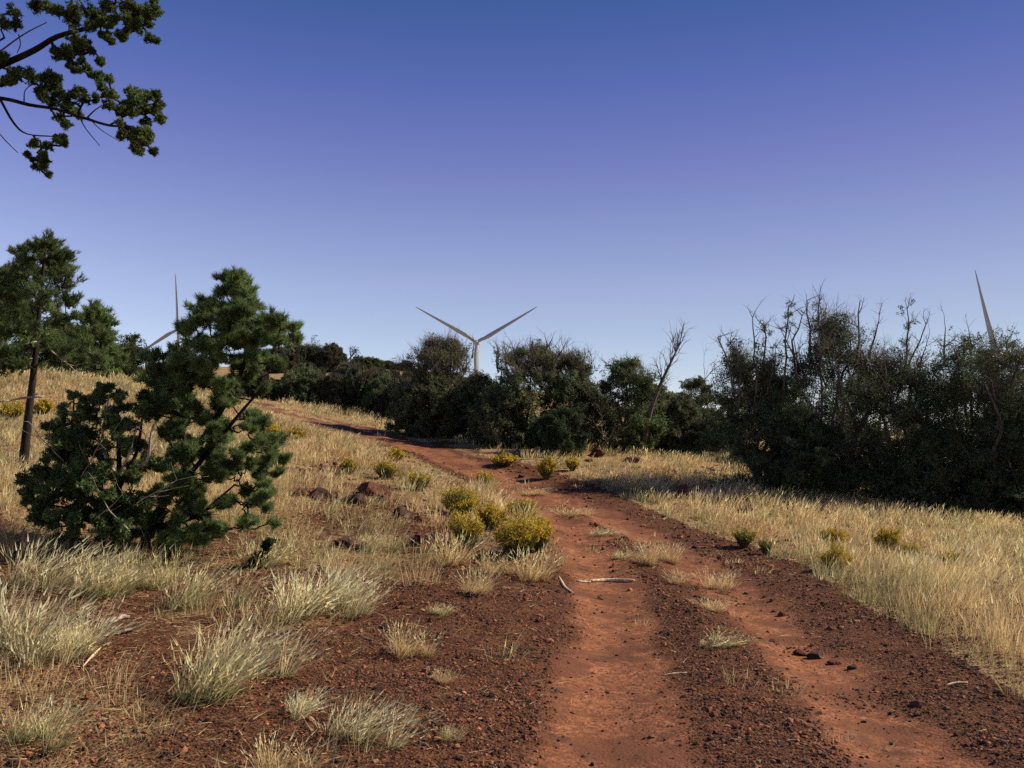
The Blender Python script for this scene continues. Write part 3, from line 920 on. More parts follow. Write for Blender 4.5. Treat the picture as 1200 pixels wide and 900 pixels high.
# clumps on bare stalks above the ragged one, and dead poles in the crown
D = 22.6; rg = np.random.default_rng(81)
for pl, tuft in [([(882, 560), (884, 480), (883, 420), (882, 372)], 0), ([(852, 540), (862, 470), (852, 420), (841, 395)], 0), ([(865, 480), (868, 430), (856, 402)], 6), ([(870, 470), (890, 440), (898, 395), (895, 378)], 5), ([(920, 560), (918, 470), (920, 400), (924, 360)], 6),
                 ([(940, 560), (935, 450), (928, 400), (940, 370)], 0), ([(900, 520), (880, 440), (862, 425)], 7), ([(950, 520), (948, 420), (946, 352)], 0), ([(962, 500), (961, 400), (961, 345)], 9), ([(1000, 520), (1003, 420), (1008, 352)], 0), ([(1010, 510), (1018, 420), (1030, 375)], 0),
                 ([(1055, 540), (1058, 440), (1063, 362)], 8), ([(1050, 470), (1068, 420), (1085, 380)], 0), ([(1108, 520), (1107, 430), (1108, 385)], 0), ([(1120, 520), (1122, 430), (1134, 400)], 9), ([(1180, 520), (1178, 430), (1179, 402)], 8), ([(1140, 500), (1138, 420), (1136, 392)], 7)]:
    host = min((JA, JB, JC, JD), key=lambda o: abs(o.location.x - (pl[0][0] - 600) / F * D)); sb = np.array(host.location)
    ac = Acc(); lf = Acc()
    dz = rg.uniform(.1, .7)
    kp = [P(a_, b_, D + dz) for a_, b_ in pl if b_ < 505]
    t = np.concatenate([wiggle(a_, b_, 5, .06, rg)[:-1] for a_, b_ in zip(kp[:-1], kp[1:])] + [kp[-1:]])
    tube(ac, t, np.linspace(.035, .012, len(t)), 5)
    for k in range(5):
        i = rg.integers(len(t) // 2, len(t)); bare_branch(ac, t[i], (rg.normal() * .7, rg.normal() * .4, .8), rg.uniform(.25, .6), .012, 1, rg, 4)
    if tuft:
        m = 16
        k = rg.integers(len(t) // 3, len(t), m)
        pos = t[k] + rg.normal(size=(m, 3)) * np.array([.15, .12, .10])
        for q_, k_ in zip(pos, k):
            tube(ac, [t[k_], (t[k_] + q_) / 2 + np.array([0, 0, -.01]), q_], [.008, .006, .004], 3)
        pp = np.repeat(pos, 3, 0) + rg.normal(size=(m * 3, 3)) * .045
        sprays(lf, pp, rg.uniform(.03, .075, m * 3), 16, .05, tint_of(m * 3, DARK * 1.2, rg), rg)
        lf.build('foliage', M_JUN, host, origin=sb)
    ac.build('bare_stalk', M_BARKJ, host, origin=sb, smooth=True)

# far hillside, left of the centre
DARK = np.array([.050, .064, .032])
protos = []
HG = 'dark junipers on the hillside beyond the crest'
HL = 'low dark juniper in the band of scrub beyond the crest, left of the central turbine'
spots = [(338, 482, 42, 56, 446), (362, 486, 42, 60, 438), (392, 489, 42, 58, 440), (420, 492, 42, 56, 432), (448, 497, 41, 60, 442), (474, 502, 40, 56, 446), (300, 478, 42, 60, 436), (350, 470, 55, 66, 432), (410, 470, 55, 64, 427), (455, 480, 50, 66, 434), (490, 500, 38, 50, 450)]
jp = []
for i in range(3):
    jp.append(juniper(HL, spots[i][0], spots[i][1], spots[i][2], spots[i][3], spots[i][4], 90 + i, bc=[DARK, MID * .9, GREY * .8][i], group=HG, bare=3, bare_len=.5))
for i, (px, py, d, w, top) in enumerate(spots[3:]):
    src = jp[i % 3]; s0 = spots[i % 3]
    c = copy_tree(src)
    x = (px - 600) / F * d
    c.location = (x, d, float(H(x, d)))
    hh = (P(px, top, d)[2] - c.location[2]) / (P(s0[0], s0[4], s0[2])[2] - src.location[2])
    ww = (w * d) / (s0[3] * s0[2])
    c.scale = (ww, ww, max(.4, hh)); c.rotation_euler.z = i * 1.7
HG2 = 'trees along the skyline of the far hill'
HL2 = 'small dark tree on the skyline of the far hill, left of the central turbine'
for i, (px, d, w, top) in enumerate([(345, 78, 46, 403), (368, 80, 50, 406), (388, 78, 42, 404), (420, 82, 32, 418), (436, 82, 30, 419), (452, 84, 28, 423), (474, 84, 24, 423), (465, 84, 20, 426), (405, 70, 40, 428), (440, 70, 56, 432), (520, 80, 80, 436), (325, 76, 50, 408), (360, 68, 46, 426), (478, 66, 40, 438)]):
    c = copy_tree(jp[i % 3]); s0 = spots[i % 3]
    x = (px - 600) / F * d
    c.location = (x, d, float(H(x, d)) - .1)
    hh = (P(px, top, d)[2] - c.location[2]) / (P(s0[0], s0[4], s0[2])[2] - jp[i % 3].location[2])
    ww = (w * d) / (s0[3] * s0[2])
    c.scale = (ww, ww, max(.35, hh)); c.rotation_euler.z = i * 2.3
    tag(c, HL2, 'tree', HG2)
# two windblown snags on that skyline
for lab, pts_, tf in [('tiny windblown snag with one leafy tuft, highest on the far hill skyline', [(369, 425), (369, 412), (366, 404)], (366, 401)), ('tiny leaning snag with a round tuft on the far hill skyline', [(404, 428), (410, 420), (415, 414)], (416, 412))]:
    d = 79
    x = (pts_[0][0] - 600) / F * d; sb = np.array([x, d, float(H(x, d))])
    root = empty('skyline_snag', sb, lab, 'dead tree')
    ac = Acc(); lf = Acc()
    t = spline([sb] + [P(a_, b_, d) for a_, b_ in pts_]); tube(ac, t, np.linspace(.12, .05, len(t)), 5)
    for k in range(4): bare_branch(ac, t[-4], (rg.normal(), 0, .8), .8, .04, 1, rg, 4)
    pos = P(*tf, d) + rg.normal(size=(12, 3)) * .25
    sprays(lf, pos, np.full(12, .25), 16, .14, tint_of(12, DARK, rg), rg)
    ac.build('trunk', M_BARKJ, root, origin=sb); lf.build('crown', M_JUN, root, origin=sb)

# ------------------------------------------------------------------ rocks
def rock(label, p, size, seed, tone_=(.05, .026, .02), name='lava_rock', group=None, sink=.3, cat='rock'):
    rg = np.random.default_rng(seed)
    import bmesh
    bm = bmesh.new(); bmesh.ops.create_icosphere(bm, subdivisions=4, radius=1.0)
    v = np.array([q.co[:] for q in bm.verts]); f = np.array([[w.index for w in q.verts] for q in bm.faces]); bm.free()
    n = np.zeros(len(v))
    for k in range(16):      # cut flat facets, then roughen
        dr = norm(rg.normal(size=3)); h = rg.uniform(.38, .85)
        s = v @ dr; over = np.maximum(0, s - h); v = v - over[:, None] * dr
    for fr, am in ((2.3, .10), (5.1, .06), (11, .04)):
        o3 = rg.uniform(0, 50, 3)
        n += am * (vnoise(v[:, 0] * fr + o3[0] + v[:, 2] * fr * .7, v[:, 1] * fr + o3[1] - v[:, 2] * fr * .6, 1, seed) - .5) * 2
    v = v * (1 + n)[:, None] * np.asarray(size)
    an = rg.uniform(0, 6.28); ca, sa = math.cos(an), math.sin(an)
    v[:, :2] = v[:, :2] @ np.array([[ca, -sa], [sa, ca]])
    v[:, 2] += size[2] * (1 - 2 * sink)
    a = Acc(); a.add(v, tris=f, c=tone_)
    o = a.build(name, M_STONE); o.location = p
    return tag(o, label, cat, group)


RD = (.10, .040, .028); BK = (.055, .030, .024)
rocks = [
    (432, 580, .27, .22, RD, 'largest dark red lava boulder in the outcrop on the grassy slope'), (415, 590, .22, .15, BK, 'dark lava boulder left beside the largest boulder of the outcrop'),
    (372, 585, .26, .13, BK, 'low dark lava slab left of the outcrop boulders'), (349, 582, .16, .10, RD, 'leftmost small lava rock of the slope outcrop'), (452, 585, .14, .09, RD, 'small red lava rock right beside the largest outcrop boulder'),
    (472, 606, .20, .12, BK, 'dark lava rock below and right of the outcrop'), (492, 612, .11, .07, RD, 'small red lava rock right of the rock below the outcrop'), (404, 640, .21, .10, BK, 'dark flat lava rock in tall pale grass below the outcrop'),
    (424, 645, .13, .08, BK, 'small dark rock right beside the flat rock in the tall pale grass'), (486, 640, .09, .10, BK, 'narrow dark stone standing between grass clumps left of the yellow bushes'),
    (937, 767, .075, .030, RD, 'flat embedded stone at the left end of the ledge across the right wheel track'), (957, 772, .10, .036, BK, 'largest embedded stone of the ledge across the right wheel track'), (977, 779, .06, .026, RD, 'reddish embedded stone right beside the largest stone of the ledge'), (1000, 783, .05, .022, BK, 'small dark stone at the right end of the ledge across the right wheel track'),
    (905, 752, .05, .024, RD, 'small dark stone left of the ledge at the right wheel track'), (704, 702, .07, .035, RD, 'small red stone in the left wheel track just below the pale stick'),
    (803, 580, .28, .17, RD, 'reddish lava rock in dry grass beside the track, left of the big trees'), (870, 600, .26, .08, BK, 'low dark rock in dry grass in front of the big trees'),
    (742, 541, .34, .13, RD, 'low reddish rock mound below the leaning snag'), (690, 541, .2, .08, RD, 'low reddish rock at the far verge of the track, below the broad juniper'),
    (610, 560, .10, .07, BK, 'single dark stone at the left edge of the far track bend'), (495, 747, .05, .03, BK, 'small dark stone just below the straw tuft on the bare cinders'),
    (70, 756, .07, .03, BK, 'flat dark stone under the twig on the lower left ground'), (700, 535, .3, .14, RD, 'reddish rock mound beside the small bright juniper bush'),
]
ROCKP = []
for i, (px, py, w, h, tn, lab) in enumerate(rocks):
    p = on(px, py)
    w, h = w * 1.25, h * 1.35
    ROCKP.append((p[0], p[1] - w * .8, w * 1.1))
    rock(lab, p, (w, w * .75, h), 200 + i, tn, sink=.35 if h > .08 else .42)

# ------------------------------------------------------------------ sticks
def stick(name, label, pts, r, mat, seed, forks=0, lift=.0):
    rg = np.random.default_rng(seed)
    w = [on(*q) + np.array([0, 0, r * .8 + lift]) for q in pts]
    t = spline(w)
    ac = Acc(); rad = r * (np.sin(np.linspace(.25, 2.95, len(t))) * .6 + .4) * rg.uniform(.85, 1.15, len(t))
    tube(ac, t, rad, 8)
    for k in range(forks):
        i = rg.integers(2, len(t) - 1)
        bare_branch(ac, t[i], (rg.normal(), rg.normal() * .5, .25), rg.uniform(.15, .5), r * .5, 1, rg, 4)
    o = ac.build(name, mat, origin=w[0], smooth=True)
    return tag(o, label, 'stick')


stick('fallen_stick', 'bleached pale stick lying across the left wheel track', [(690, 683), (710, 682), (728, 682), (744, 682.5)], .024, M_PALE, 1)
stick('fallen_stick', 'short grey stick at the left end of the bleached stick on the track', [(676, 682), (684, 683), (692, 683)], .016, M_DEAD, 2)
stick('fallen_stick', 'pale bent stick on the left verge of the track', [(655, 677), (662, 690), (671, 696)], .017, M_PALE, 3)
stick('fallen_stick', 'pale broken wood chunk beside a dark twig on the left ground', [(128, 735), (140, 728), (152, 727)], .024, M_DEAD, 4)
stick('fallen_stick', 'curved dark twig beside the pale wood chunk on the left ground', [(120, 745), (145, 744), (172, 734)], .012, M_BARKJ, 5, 1, .02)
stick('fallen_stick', 'thin pale twig propped over the flat dark stone at lower left', [(97, 786), (108, 775), (118, 764)], .008, M_PALE, 6, 0, .02)
stick('fallen_stick', 'grey forked stick lying in the dry grass near the right edge', [(1160, 692), (1172, 696), (1190, 699)], .022, M_DEAD, 7, 3, .1)
stick('fallen_stick', 'thin pale straw twig on the cinder strip between the wheel tracks', [(776, 793), (790, 791), (805, 789)], .006, M_PALE, 8)
stick('fallen_branch', 'bare dead branch on the ground left of the ragged juniper, upper one', [(822, 552), (838, 556), (850, 556)], .03, M_BARKJ, 9, 4, .1)
stick('fallen_branch', 'bare dead branch on the ground left of the ragged juniper, lower forked one', [(826, 568), (845, 572), (870, 562)], .04, M_BARKJ, 10, 5, .1)
stick('fallen_stick', 'thin pale twig near the grass edge on the right of the right track', [(1108, 804), (1120, 803), (1134, 801)], .008, M_PALE, 11)

# ------------------------------------------------------------------ rabbitbrush (yellow flowering shrubs)
def rabbitbrush(label, p, w, h, seed, yellow=1.0, group=None):
    rg = np.random.default_rng(seed)
    root = empty('rabbitbrush', p, label, 'shrub', group)
    n = int(520 * min(1.5, max(.5, w / .6)))
    az = rg.uniform(0, 2 * math.pi, n); e = rg.uniform(0, 1, n) ** .6
    dr = norm(np.stack([np.cos(az) * e * w / h * .75, np.sin(az) * e * w / h * .75, np.ones(n)], -1))
    lump = 1 + .42 * (vnoise(az * 2.0 + 10, e * 3, 1, seed) - .5) * 2
    L = h * rg.uniform(.72, 1.05, n) * np.sqrt(1 / (1 + (e * .55) ** 2)) * lump
    b0 = np.stack([np.cos(az) * e * w * .12, np.sin(az) * e * w * .12, np.full(n, -.02)], -1)
    px_ = max(.004, p[1] / 887 * .45)
    g0 = np.array([.10, .115, .05]) * rg.uniform(.6, 1.3, (n, 1)); g1 = np.array([.19, .19, .06]) * rg.uniform(.7, 1.3, (n, 1))
    a = Acc(); blades(a, b0, dr, L, np.full(n, px_ * 1.3), (g0, g1), rng=rg, two=True)
    m = n * 4
    k = rg.integers(0, n, m)
    pp = b0[k] + dr[k] * (L[k] * rg.uniform(.35, .95, m))[:, None]
    blades(a, pp, norm(dr[k] + rg.normal(size=(m, 3)) * .5), rg.uniform(.04, .09, m), np.full(m, px_ * 1.2), np.array([.13, .145, .06]) * rg.uniform(.6, 1.4, (m, 1)), rng=rg)
    a.build('stems', M_FLOWER, root)
    m = int(n * 4.4 * yellow)
    if m > 10:
        k = rg.integers(0, n, m)
        pos = b0[k] + dr[k] * (L[k] * rg.uniform(.86, 1.04, m))[:, None] + rg.normal(size=(m, 3)) * .018
        cl = np.where(rg.uniform(size=(m, 1)) < .72, np.array([.68, .49, .05]), np.array([.44, .37, .08])) * rg.uniform(.65, 1.15, (m, 1))
        f = Acc()
        needle_tufts(f, pos, norm(dr[k] + rg.normal(size=(m, 3)) * .3), 5, max(.022, px_ * 2.2), max(.012, px_ * 1.7), .8, cl, rg)
        f.build('flower_heads', M_FLOWER, root)
    return root


KEEP = list(ROCKP)


def rb(label, px, py, wpx, hpx, seed, yellow=1.0, group=None):
    p = on(px, py); s = p[1] / F
    KEEP.append((p[0], p[1] - wpx * s * .25, wpx * s * .62))
    return rabbitbrush(label, p, wpx * s / 2 * 1.4, hpx * s * (1.15 if px > 860 else .95), seed, yellow, group)


rb('yellow rabbitbrush beside the track, largest of the cluster', 607, 655, 66, 46, 1)
rb('yellow topped rabbitbrush at the right end of the cluster, by the track edge', 632, 648, 34, 38, 2)
rb('round yellow rabbitbrush at the left front of the cluster', 548, 645, 44, 40, 3)
rb('yellow rabbitbrush in the middle of the cluster, behind the round one', 576, 622, 40, 30, 4)
rb('yellow green rabbitbrush at the back right of the cluster', 612, 612, 46, 24, 5, .7)
rb('grey green rabbitbrush with a yellow rim at the upper left of the cluster', 540, 604, 62, 30, 6, .6)
rb('small bright yellow rabbitbrush by the track above the cluster', 567, 574, 20, 20, 7)
rb('lime green rabbitbrush right of the lava outcrop', 452, 562, 36, 22, 8, .35)
rb('yellow rabbitbrush up the slope, near the bend of the track', 463, 541, 26, 14, 9)
rb('small yellow green rabbitbrush between the outcrop and the yellow cluster', 492, 576, 30, 22, 10, .4)
rb('yellow rabbitbrush on the slope right of the leaning pinyon', 408, 556, 26, 18, 11, .6)
rb('bright orange yellow rabbitbrush on the far side of the track', 640, 562, 24, 22, 12)
rb('low yellow rabbitbrush on the far verge, left of the bright orange yellow one', 590, 546, 44, 16, 13, .8)
rb('small yellow rabbitbrush at the far verge, right of the bright orange yellow one', 671, 552, 18, 14, 14)
rb('dark olive rabbitbrush at the right edge of the track', 872, 642, 30, 20, 15, .25)
rb('small dark olive bush right beside the olive rabbitbrush', 897, 650, 16, 14, 16, .05)
rb('yellow topped rabbitbrush in the right field, leftmost and farther one', 979, 644, 40, 20, 17)
rb('yellow topped rabbitbrush in the right field, nearest one with the darkest stems', 980, 672, 40, 24, 18)
rb('yellow topped rabbitbrush in the right field, right of the pair', 1040, 648, 34, 22, 19)
rb('faint olive yellow rabbitbrush low in the right field grass', 1066, 656, 26, 14, 20, .4)
rb('faint yellow rabbitbrush half hidden in grass toward the right edge', 1114, 668, 24, 14, 21, .5)
rb('yellow rabbitbrush just right of the bare pine trunk', 50, 486, 26, 16, 22)
rb('wide olive rabbitbrush left of the bare pine trunk', 12, 492, 40, 20, 23, .5)
rb('yellow rabbitbrush behind the right side of the leaning pinyon', 326, 552, 30, 20, 24, .8)
rb('dull yellow rabbitbrush high on the slope right of the leaning pinyon', 316, 512, 34, 16, 25, .7)
rb('olive rabbitbrush on the crest between the pinyon and the track bend', 345, 516, 40, 14, 26, .5)

# ------------------------------------------------------------------ grass
STRAW = np.array([.76, .60, .32]); STRAW2 = np.array([.74, .63, .38]); GRN = np.array([.17, .19, .085]); BLU = np.array([.22, .245, .15]); RUSS = np.array([.48, .30, .14])
WIND = np.array([.34, -.05, 0])


def tuft_mesh(acc, p, rad, h, n, rg, c_root, c_tip, wd, spread=.35, wind=.3, heads=.3):
    az = rg.uniform(0, 2 * math.pi, n); q = rg.uniform(0, 1, n) ** .7 * rad
    b0 = np.asarray(p) + np.stack([np.cos(az) * q, np.sin(az) * q, np.full(n, -.02)], -1)
    dr = norm(np.stack([np.cos(az) * spread * rg.uniform(.1, 1, n), np.sin(az) * spread * rg.uniform(.1, 1, n), np.ones(n)], -1) + rg.normal(size=(n, 3)) * .10 + WIND * wind)
    L = h * np.where(rg.uniform(0, 1, n) < .5, rg.uniform(.2, .65, n), rg.uniform(.5, 1.12, n))
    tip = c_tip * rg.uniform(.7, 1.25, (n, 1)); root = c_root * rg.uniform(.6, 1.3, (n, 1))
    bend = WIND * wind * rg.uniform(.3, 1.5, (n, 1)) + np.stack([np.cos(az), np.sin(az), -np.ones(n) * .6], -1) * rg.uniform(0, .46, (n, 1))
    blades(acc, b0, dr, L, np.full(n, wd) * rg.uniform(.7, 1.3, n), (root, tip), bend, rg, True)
    s_ = int(n * .4)       # old stems flattened round the foot
    a2 = rg.uniform(0, 2 * math.pi, s_)
    d3 = norm(np.stack([np.cos(a2), np.sin(a2), rg.uniform(.02, .7, s_)], -1) + WIND * .5)
    blades(acc, np.asarray(p) + rg.normal(size=(s_, 3)) * np.array([rad, rad, 0]) * .7, d3, h * rg.uniform(.2, .55, s_), np.full(s_, wd), (c_root * rg.uniform(.5, 1.0, (s_, 1)), STRAW * .8 * rg.uniform(.4, 1.1, (s_, 1))), rng=rg)
    m = int(n * heads)
    if m:      # feathery seed heads on the tallest stalks
        k = np.argsort(-L)[:m]
        tp = b0[k] + dr[k] * L[k][:, None] + bend[k] * L[k][:, None]
        d2_ = norm(dr[k] + bend[k] * 1.2)
        for s in range(2):
            blades(acc, tp - d2_ * h * .18 * s, norm(d2_ + rg.normal(size=(m, 3)) * .12), np.full(m, h * .2), np.full(m, wd * 1.8), np.minimum(tip[k] * 1.12, .75), rng=rg)


# big individual clumps on the left slope and by the road (shared shapes)
CG = 'bunch grass clumps on the near left slope'
clumps = [
    (212, 712, 46, 78, 'g', 'dense green based bunch grass clump below the juniper shrub, left of the palest clump'), (350, 720, 56, 86, 'p', 'palest tall bunch grass clump, mid left above the bare cinders'), (405, 715, 40, 72, 'p', 'pale bunch grass clump at the right end of the tall pale grass, by the bare cinders'),
    (30, 765, 60, 100, 'p', 'tall windswept bunch grass clump at the left edge'), (85, 770, 34, 70, 'p', 'pale windswept clump right beside the tall one at the left edge'), (240, 822, 58, 90, 'g', 'blue green bunch grass clump with pale tips in the lower left foreground'), (285, 790, 46, 76, 'p', 'pale leaning clump right of the blue green foreground clump'),
    (480, 768, 32, 46, 's', 'small straw tuft alone on the bare cinders, below the yellow bushes'), (555, 697, 22, 34, 's', 'small straw tuft on the cinders, left of the pale bent stick'), (30, 870, 44, 74, 'g', 'green based clump in the lower left corner'), (330, 905, 44, 50, 's', 'orange straw clump cut by the bottom edge'),
    (622, 680, 32, 42, 's', 'straw clump in front of the yellow cluster at the track edge'), (425, 868, 42, 56, 'p', 'sparse pale clump right of centre on the lower cinders'), (350, 838, 30, 44, 'p', 'sparse pale clump on litter, right of the blue green foreground clump'), (300, 665, 30, 44, 'g', 'green clump beside the tiny conifer seedling'),
    (428, 648, 22, 40, 'g', 'narrow blue green clump at the flat lava rock'), (580, 672, 24, 32, 's', 'straw tuft between the round yellow bush and the largest one'), (527, 662, 34, 40, 's', 'straw clump left of the round yellow bush'), (510, 720, 18, 18, 'g', 'very small grey green tuft on the upper cinders'),
    (520, 800, 14, 20, 's', 'very small straw tuft low on the bare cinders'), (785, 660, 17, 24, 's', 'straw tuft on the strip between the tracks, left one of the pair'), (722, 655, 14, 15, 'g', 'grey green tuft on the strip between the tracks'), (793, 684, 15, 18, 's', 'straw tuft low on the strip between the tracks, with a dark shadow'),
    (758, 662, 17, 28, 's', 'taller straw tuft at the upper strip between the tracks'), (837, 690, 20, 26, 's', 'straw tuft on the bank of the right wheel track'), (845, 757, 26, 18, 'g', 'low grey green plant on the cinder strip between the tracks'), (835, 715, 22, 14, 's', 'flat straw tuft on the cinder strip'), (520, 868, 12, 26, 'g', 'thin green sprig on the lower cinders'), (650, 838, 0, 0, '', ''),
    (120, 700, 40, 60, 'g', 'shaded green clump under the juniper shrub'), (60, 690, 50, 72, 'p', 'windswept clump left below the juniper shrub'), (170, 690, 30, 50, 'g', 'shaded clump at the right foot of the juniper shrub'),
    (622, 580, 18, 10, 's', 'straw strip of grass on the far road centre, upper one'), (668, 604, 20, 12, 's', 'straw patch of grass on the far road centre'), (706, 628, 18, 11, 'g', 'grey green patch of grass on the road centre strip'),
]
protos = {}
for kind, (cr, ct, sprd, wind, heads) in {'g': (GRN * .9, BLU * .45 + STRAW * .75, .45, .75, .4), 'p': (BLU * .6 + STRAW * .25, STRAW2 * 1.02, .44, .9, .6), 's': (RUSS * .8, STRAW, .55, .35, .2)}.items():
    for v in range(3):
        rg = np.random.default_rng(300 + v + ord(kind))
        a = Acc()
        for j in range(5):
            pp = np.array([rg.normal() * .34, rg.normal() * .34, 0]) if j else np.zeros(3)
            tuft_mesh(a, pp, .36 if j == 0 else .2, 1.0 * rg.uniform(.6, 1.0), 120 if j == 0 else 60, rg, cr * rg.uniform(.8, 1.2), ct * rg.uniform(.85, 1.15), .015, sprd, wind, heads)
        protos[kind, v] = a
built = {}
for i, (px, py, hw_, hh, kind, lab) in enumerate(clumps):
    if not kind: continue
    p = on(px, py); s = p[1] / F
    key = (kind, i % 3)
    if key not in built:
        o = protos[key].build('bunch_grass', M_GRASS); built[key] = o
    else:
        o = built[key].copy(); col.objects.link(o)
    o.location = p; sw = hw_ * s * 1.35; sh = hh * s * (.88 if px < 640 else 1.0)
    o.scale = (sw, sw, sh); o.rotation_euler.z = random.Random(i).uniform(-.8, .8)
    tag(o, lab, 'grass clump', CG if px < 640 else 'grass tufts on the track')

# the rest of the grass, uncountable
rg = np.random.default_rng(77)
G = Acc()


def scatter(x0, x1, y0, y1, per_m2, rg):
    n = int((x1 - x0) * (y1 - y0) * per_m2)
    return rg.uniform(x0, x1, n), rg.uniform(y0, y1, n)


def field(x, y, keep, rad, h, nb, wmin, side):
    for xx, yy in zip(x[keep], y[keep]):
        pass


bands = [(3.8, 9, 22, 1.0), (9, 15, 19, 1.0), (15, 24, 13, 1.3), (24, 34, 9, 1.8), (34, 46, 4, 2.4)]
for (y0, y1, dens, wmul) in bands:
    hx = y1 * .64 + 3.2
    x, y = scatter(-hx, hx, y0, y1, dens, rg)
    ok = np.abs(x) < y * .64 + 3.0
    x, y = x[ok], y[ok]
    g = grass_density(x, y)
    jit = pdist(x, y, edgeR)
    keep = rg.uniform(0, 1, len(x)) < g
    x, y, g, jit = x[keep], y[keep], g[keep], jit[keep]
    z = H(x, y)
    px_, py_ = unproject(x, y, z)
    KA = np.array(KEEP)
    kk = np.min(np.hypot(x[:, None] - KA[None, :, 0], y[:, None] - KA[None, :, 1]) / KA[None, :, 2], axis=1) if len(x) else x
    right = x > np.interp(y, edgeR[:, 1], edgeR[:, 0]) - .1
    hv = fbm(x, y, 2.2, 3, 71); cv = fbm(x, y, 1.4, 3, 91); gv = fbm(x, y, .8, 2, 101)
    T = len(x)
    nb = np.clip((26 if y0 < 15 else 18 if y0 < 24 else 14) * (.6 + .8 * hv), 8, 40).astype(int)
    tot = int(nb.sum())
    ti = np.repeat(np.arange(T), nb)
    h = np.where(right, .20 + .30 * hv, .18 + .34 * hv)
    h = np.where((~right) & (py_ > 700), h * .68, h)
    h = np.where(right, h * np.where(y < 15, 1.0 + .35 * sstep(.05, .2, jit) * (1 - sstep(.4, 1.2, jit)), .6 + .4 * sstep(0, .5, jit)), h)
    dro = np.minimum(pdist(x, y, edgeL), jit)
    h = np.where((y > 17) & (x < -.8), h * (.4 + .6 * sstep(.2, 1.8, dro)), h)
    h = np.where(inpoly(x, y, ROADPOLY), h * .38, h)
    h = h * np.where(kk < 1, .18, np.where(kk < 1.7, .65, 1.0))
    rad = np.where(right, .13, .10) * (1 + .3 * wmul)
    az = rg.uniform(0, 2 * math.pi, tot); q = np.sqrt(rg.uniform(0, 1, tot)) * rad[ti]
    bx = x[ti] + np.cos(az) * q; by = y[ti] + np.sin(az) * q
    b0 = np.stack([bx, by, z[ti] - .02], -1)
    sp = rg.uniform(.05, .45, tot)
    dr = norm(np.stack([np.cos(az) * sp, np.sin(az) * sp, np.ones(tot)], -1) + rg.normal(size=(tot, 3)) * .12 + WIND * .35)
    L = h[ti] * rg.uniform(.4, 1.15, tot)
    gm = sstep(np.where(right, .46, .38), np.where(right, .67, .57), gv)[ti][:, None]                         # greener tufts
    edge_g = (1 - sstep(.05, .55, jit))[ti][:, None] * right[ti][:, None] * .75   # green verge along the track
    gm = np.clip(gm * .7 + edge_g, 0, 1)
    rm = sstep(.55, .75, cv)[ti][:, None]
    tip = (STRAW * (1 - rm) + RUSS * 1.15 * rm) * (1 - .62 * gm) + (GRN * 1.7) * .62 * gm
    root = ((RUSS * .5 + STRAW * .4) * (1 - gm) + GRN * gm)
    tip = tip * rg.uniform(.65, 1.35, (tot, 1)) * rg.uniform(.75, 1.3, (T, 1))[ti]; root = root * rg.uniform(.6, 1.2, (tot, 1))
    bend = WIND * rg.uniform(.1, .6, (tot, 1)) + np.stack([np.cos(az), np.sin(az), -np.ones(tot) * .4], -1) * rg.uniform(0, .3, (tot, 1))
    w = np.maximum(.0035, by / 887 * .5) * rg.uniform(.7, 1.2, tot)
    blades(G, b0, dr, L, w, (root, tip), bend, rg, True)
    hd = rg.uniform(0, 1, tot) < .22
    tp = b0[hd] + dr[hd] * L[hd][:, None] + bend[hd] * L[hd][:, None]
    blades(G, tp - dr[hd] * .05, norm(dr[hd] + bend[hd]), np.full(hd.sum(), .10), w[hd] * 1.9, np.minimum(tip[hd] * 1.15, .7), rng=rg)
tag(G.build('grass', M_GRASS), 'dry straw coloured grass covering the slope and the right hand field', None, None, 'stuff')

# ------------------------------------------------------------------ cinder gravel and dry litter (uncountable)
rg = np.random.default_rng(123)
x, y = [], []
for (y0, y1, dn) in [(3.6, 6.5, 2600), (6.5, 10, 1300), (10, 16, 420), (16, 26, 80)]:
    a_, b_ = scatter(-y1 * .62 - 1.6, y1 * .62 + 1.8, y0, y1, dn, rg); x.append(a_); y.append(b_)
x = np.concatenate(x); y = np.concatenate(y)
rt_ = road_masks(x, y); g = grass_density(x, y)
cl = fbm(x, y, .35, 2, 55)
pk = (1 - rt_) ** 1.5 * (1 - .7 * g) * (.25 + 1.3 * sstep(.35, .7, cl)) + .04 + .35 * sstep(.55, .8, fbm(x, y, .8, 3, 66))
keep = (rg.uniform(0, 1, len(x)) < pk) & (np.abs(x) < y * .64 + 2.2)
x, y = x[keep], y[keep]
z = H(x, y); n = len(x)
sz = np.maximum(.004, y / 887 * .48) * (1 + .9 * rg.exponential(1, n)); sz = np.minimum(sz, .04) * np.where(rg.uniform(0, 1, n) < .02, 1.8, 1.0)
g_ = (1 + 5 ** .5) / 2
oct_ = np.array([[-1, g_, 0], [1, g_, 0], [-1, -g_, 0], [1, -g_, 0], [0, -1, g_], [0, 1, g_], [0, -1, -g_], [0, 1, -g_], [g_, 0, -1], [g_, 0, 1], [-g_, 0, -1], [-g_, 0, 1]]) / 1.9
ft = np.array([[0, 11, 5], [0, 5, 1], [0, 1, 7], [0, 7, 10], [0, 10, 11], [1, 5, 9], [5, 11, 4], [11, 10, 2], [10, 7, 6], [7, 1, 8], [3, 9, 4], [3, 4, 2], [3, 2, 6], [3, 6, 8], [3, 8, 9], [4, 9, 5], [2, 4, 11], [6, 2, 10], [8, 6, 7], [9, 8, 1]])
v = oct_[None] * rg.uniform(.75, 1.2, (n, 12, 1)) * rg.uniform(.65, 1.25, (n, 1, 3)) + rg.normal(size=(n, 12, 3)) * .13
an = rg.uniform(0, 6.28, n); ca, sa = np.cos(an)[:, None], np.sin(an)[:, None]
vx = v[..., 0] * ca - v[..., 1] * sa; vy = v[..., 0] * sa + v[..., 1] * ca
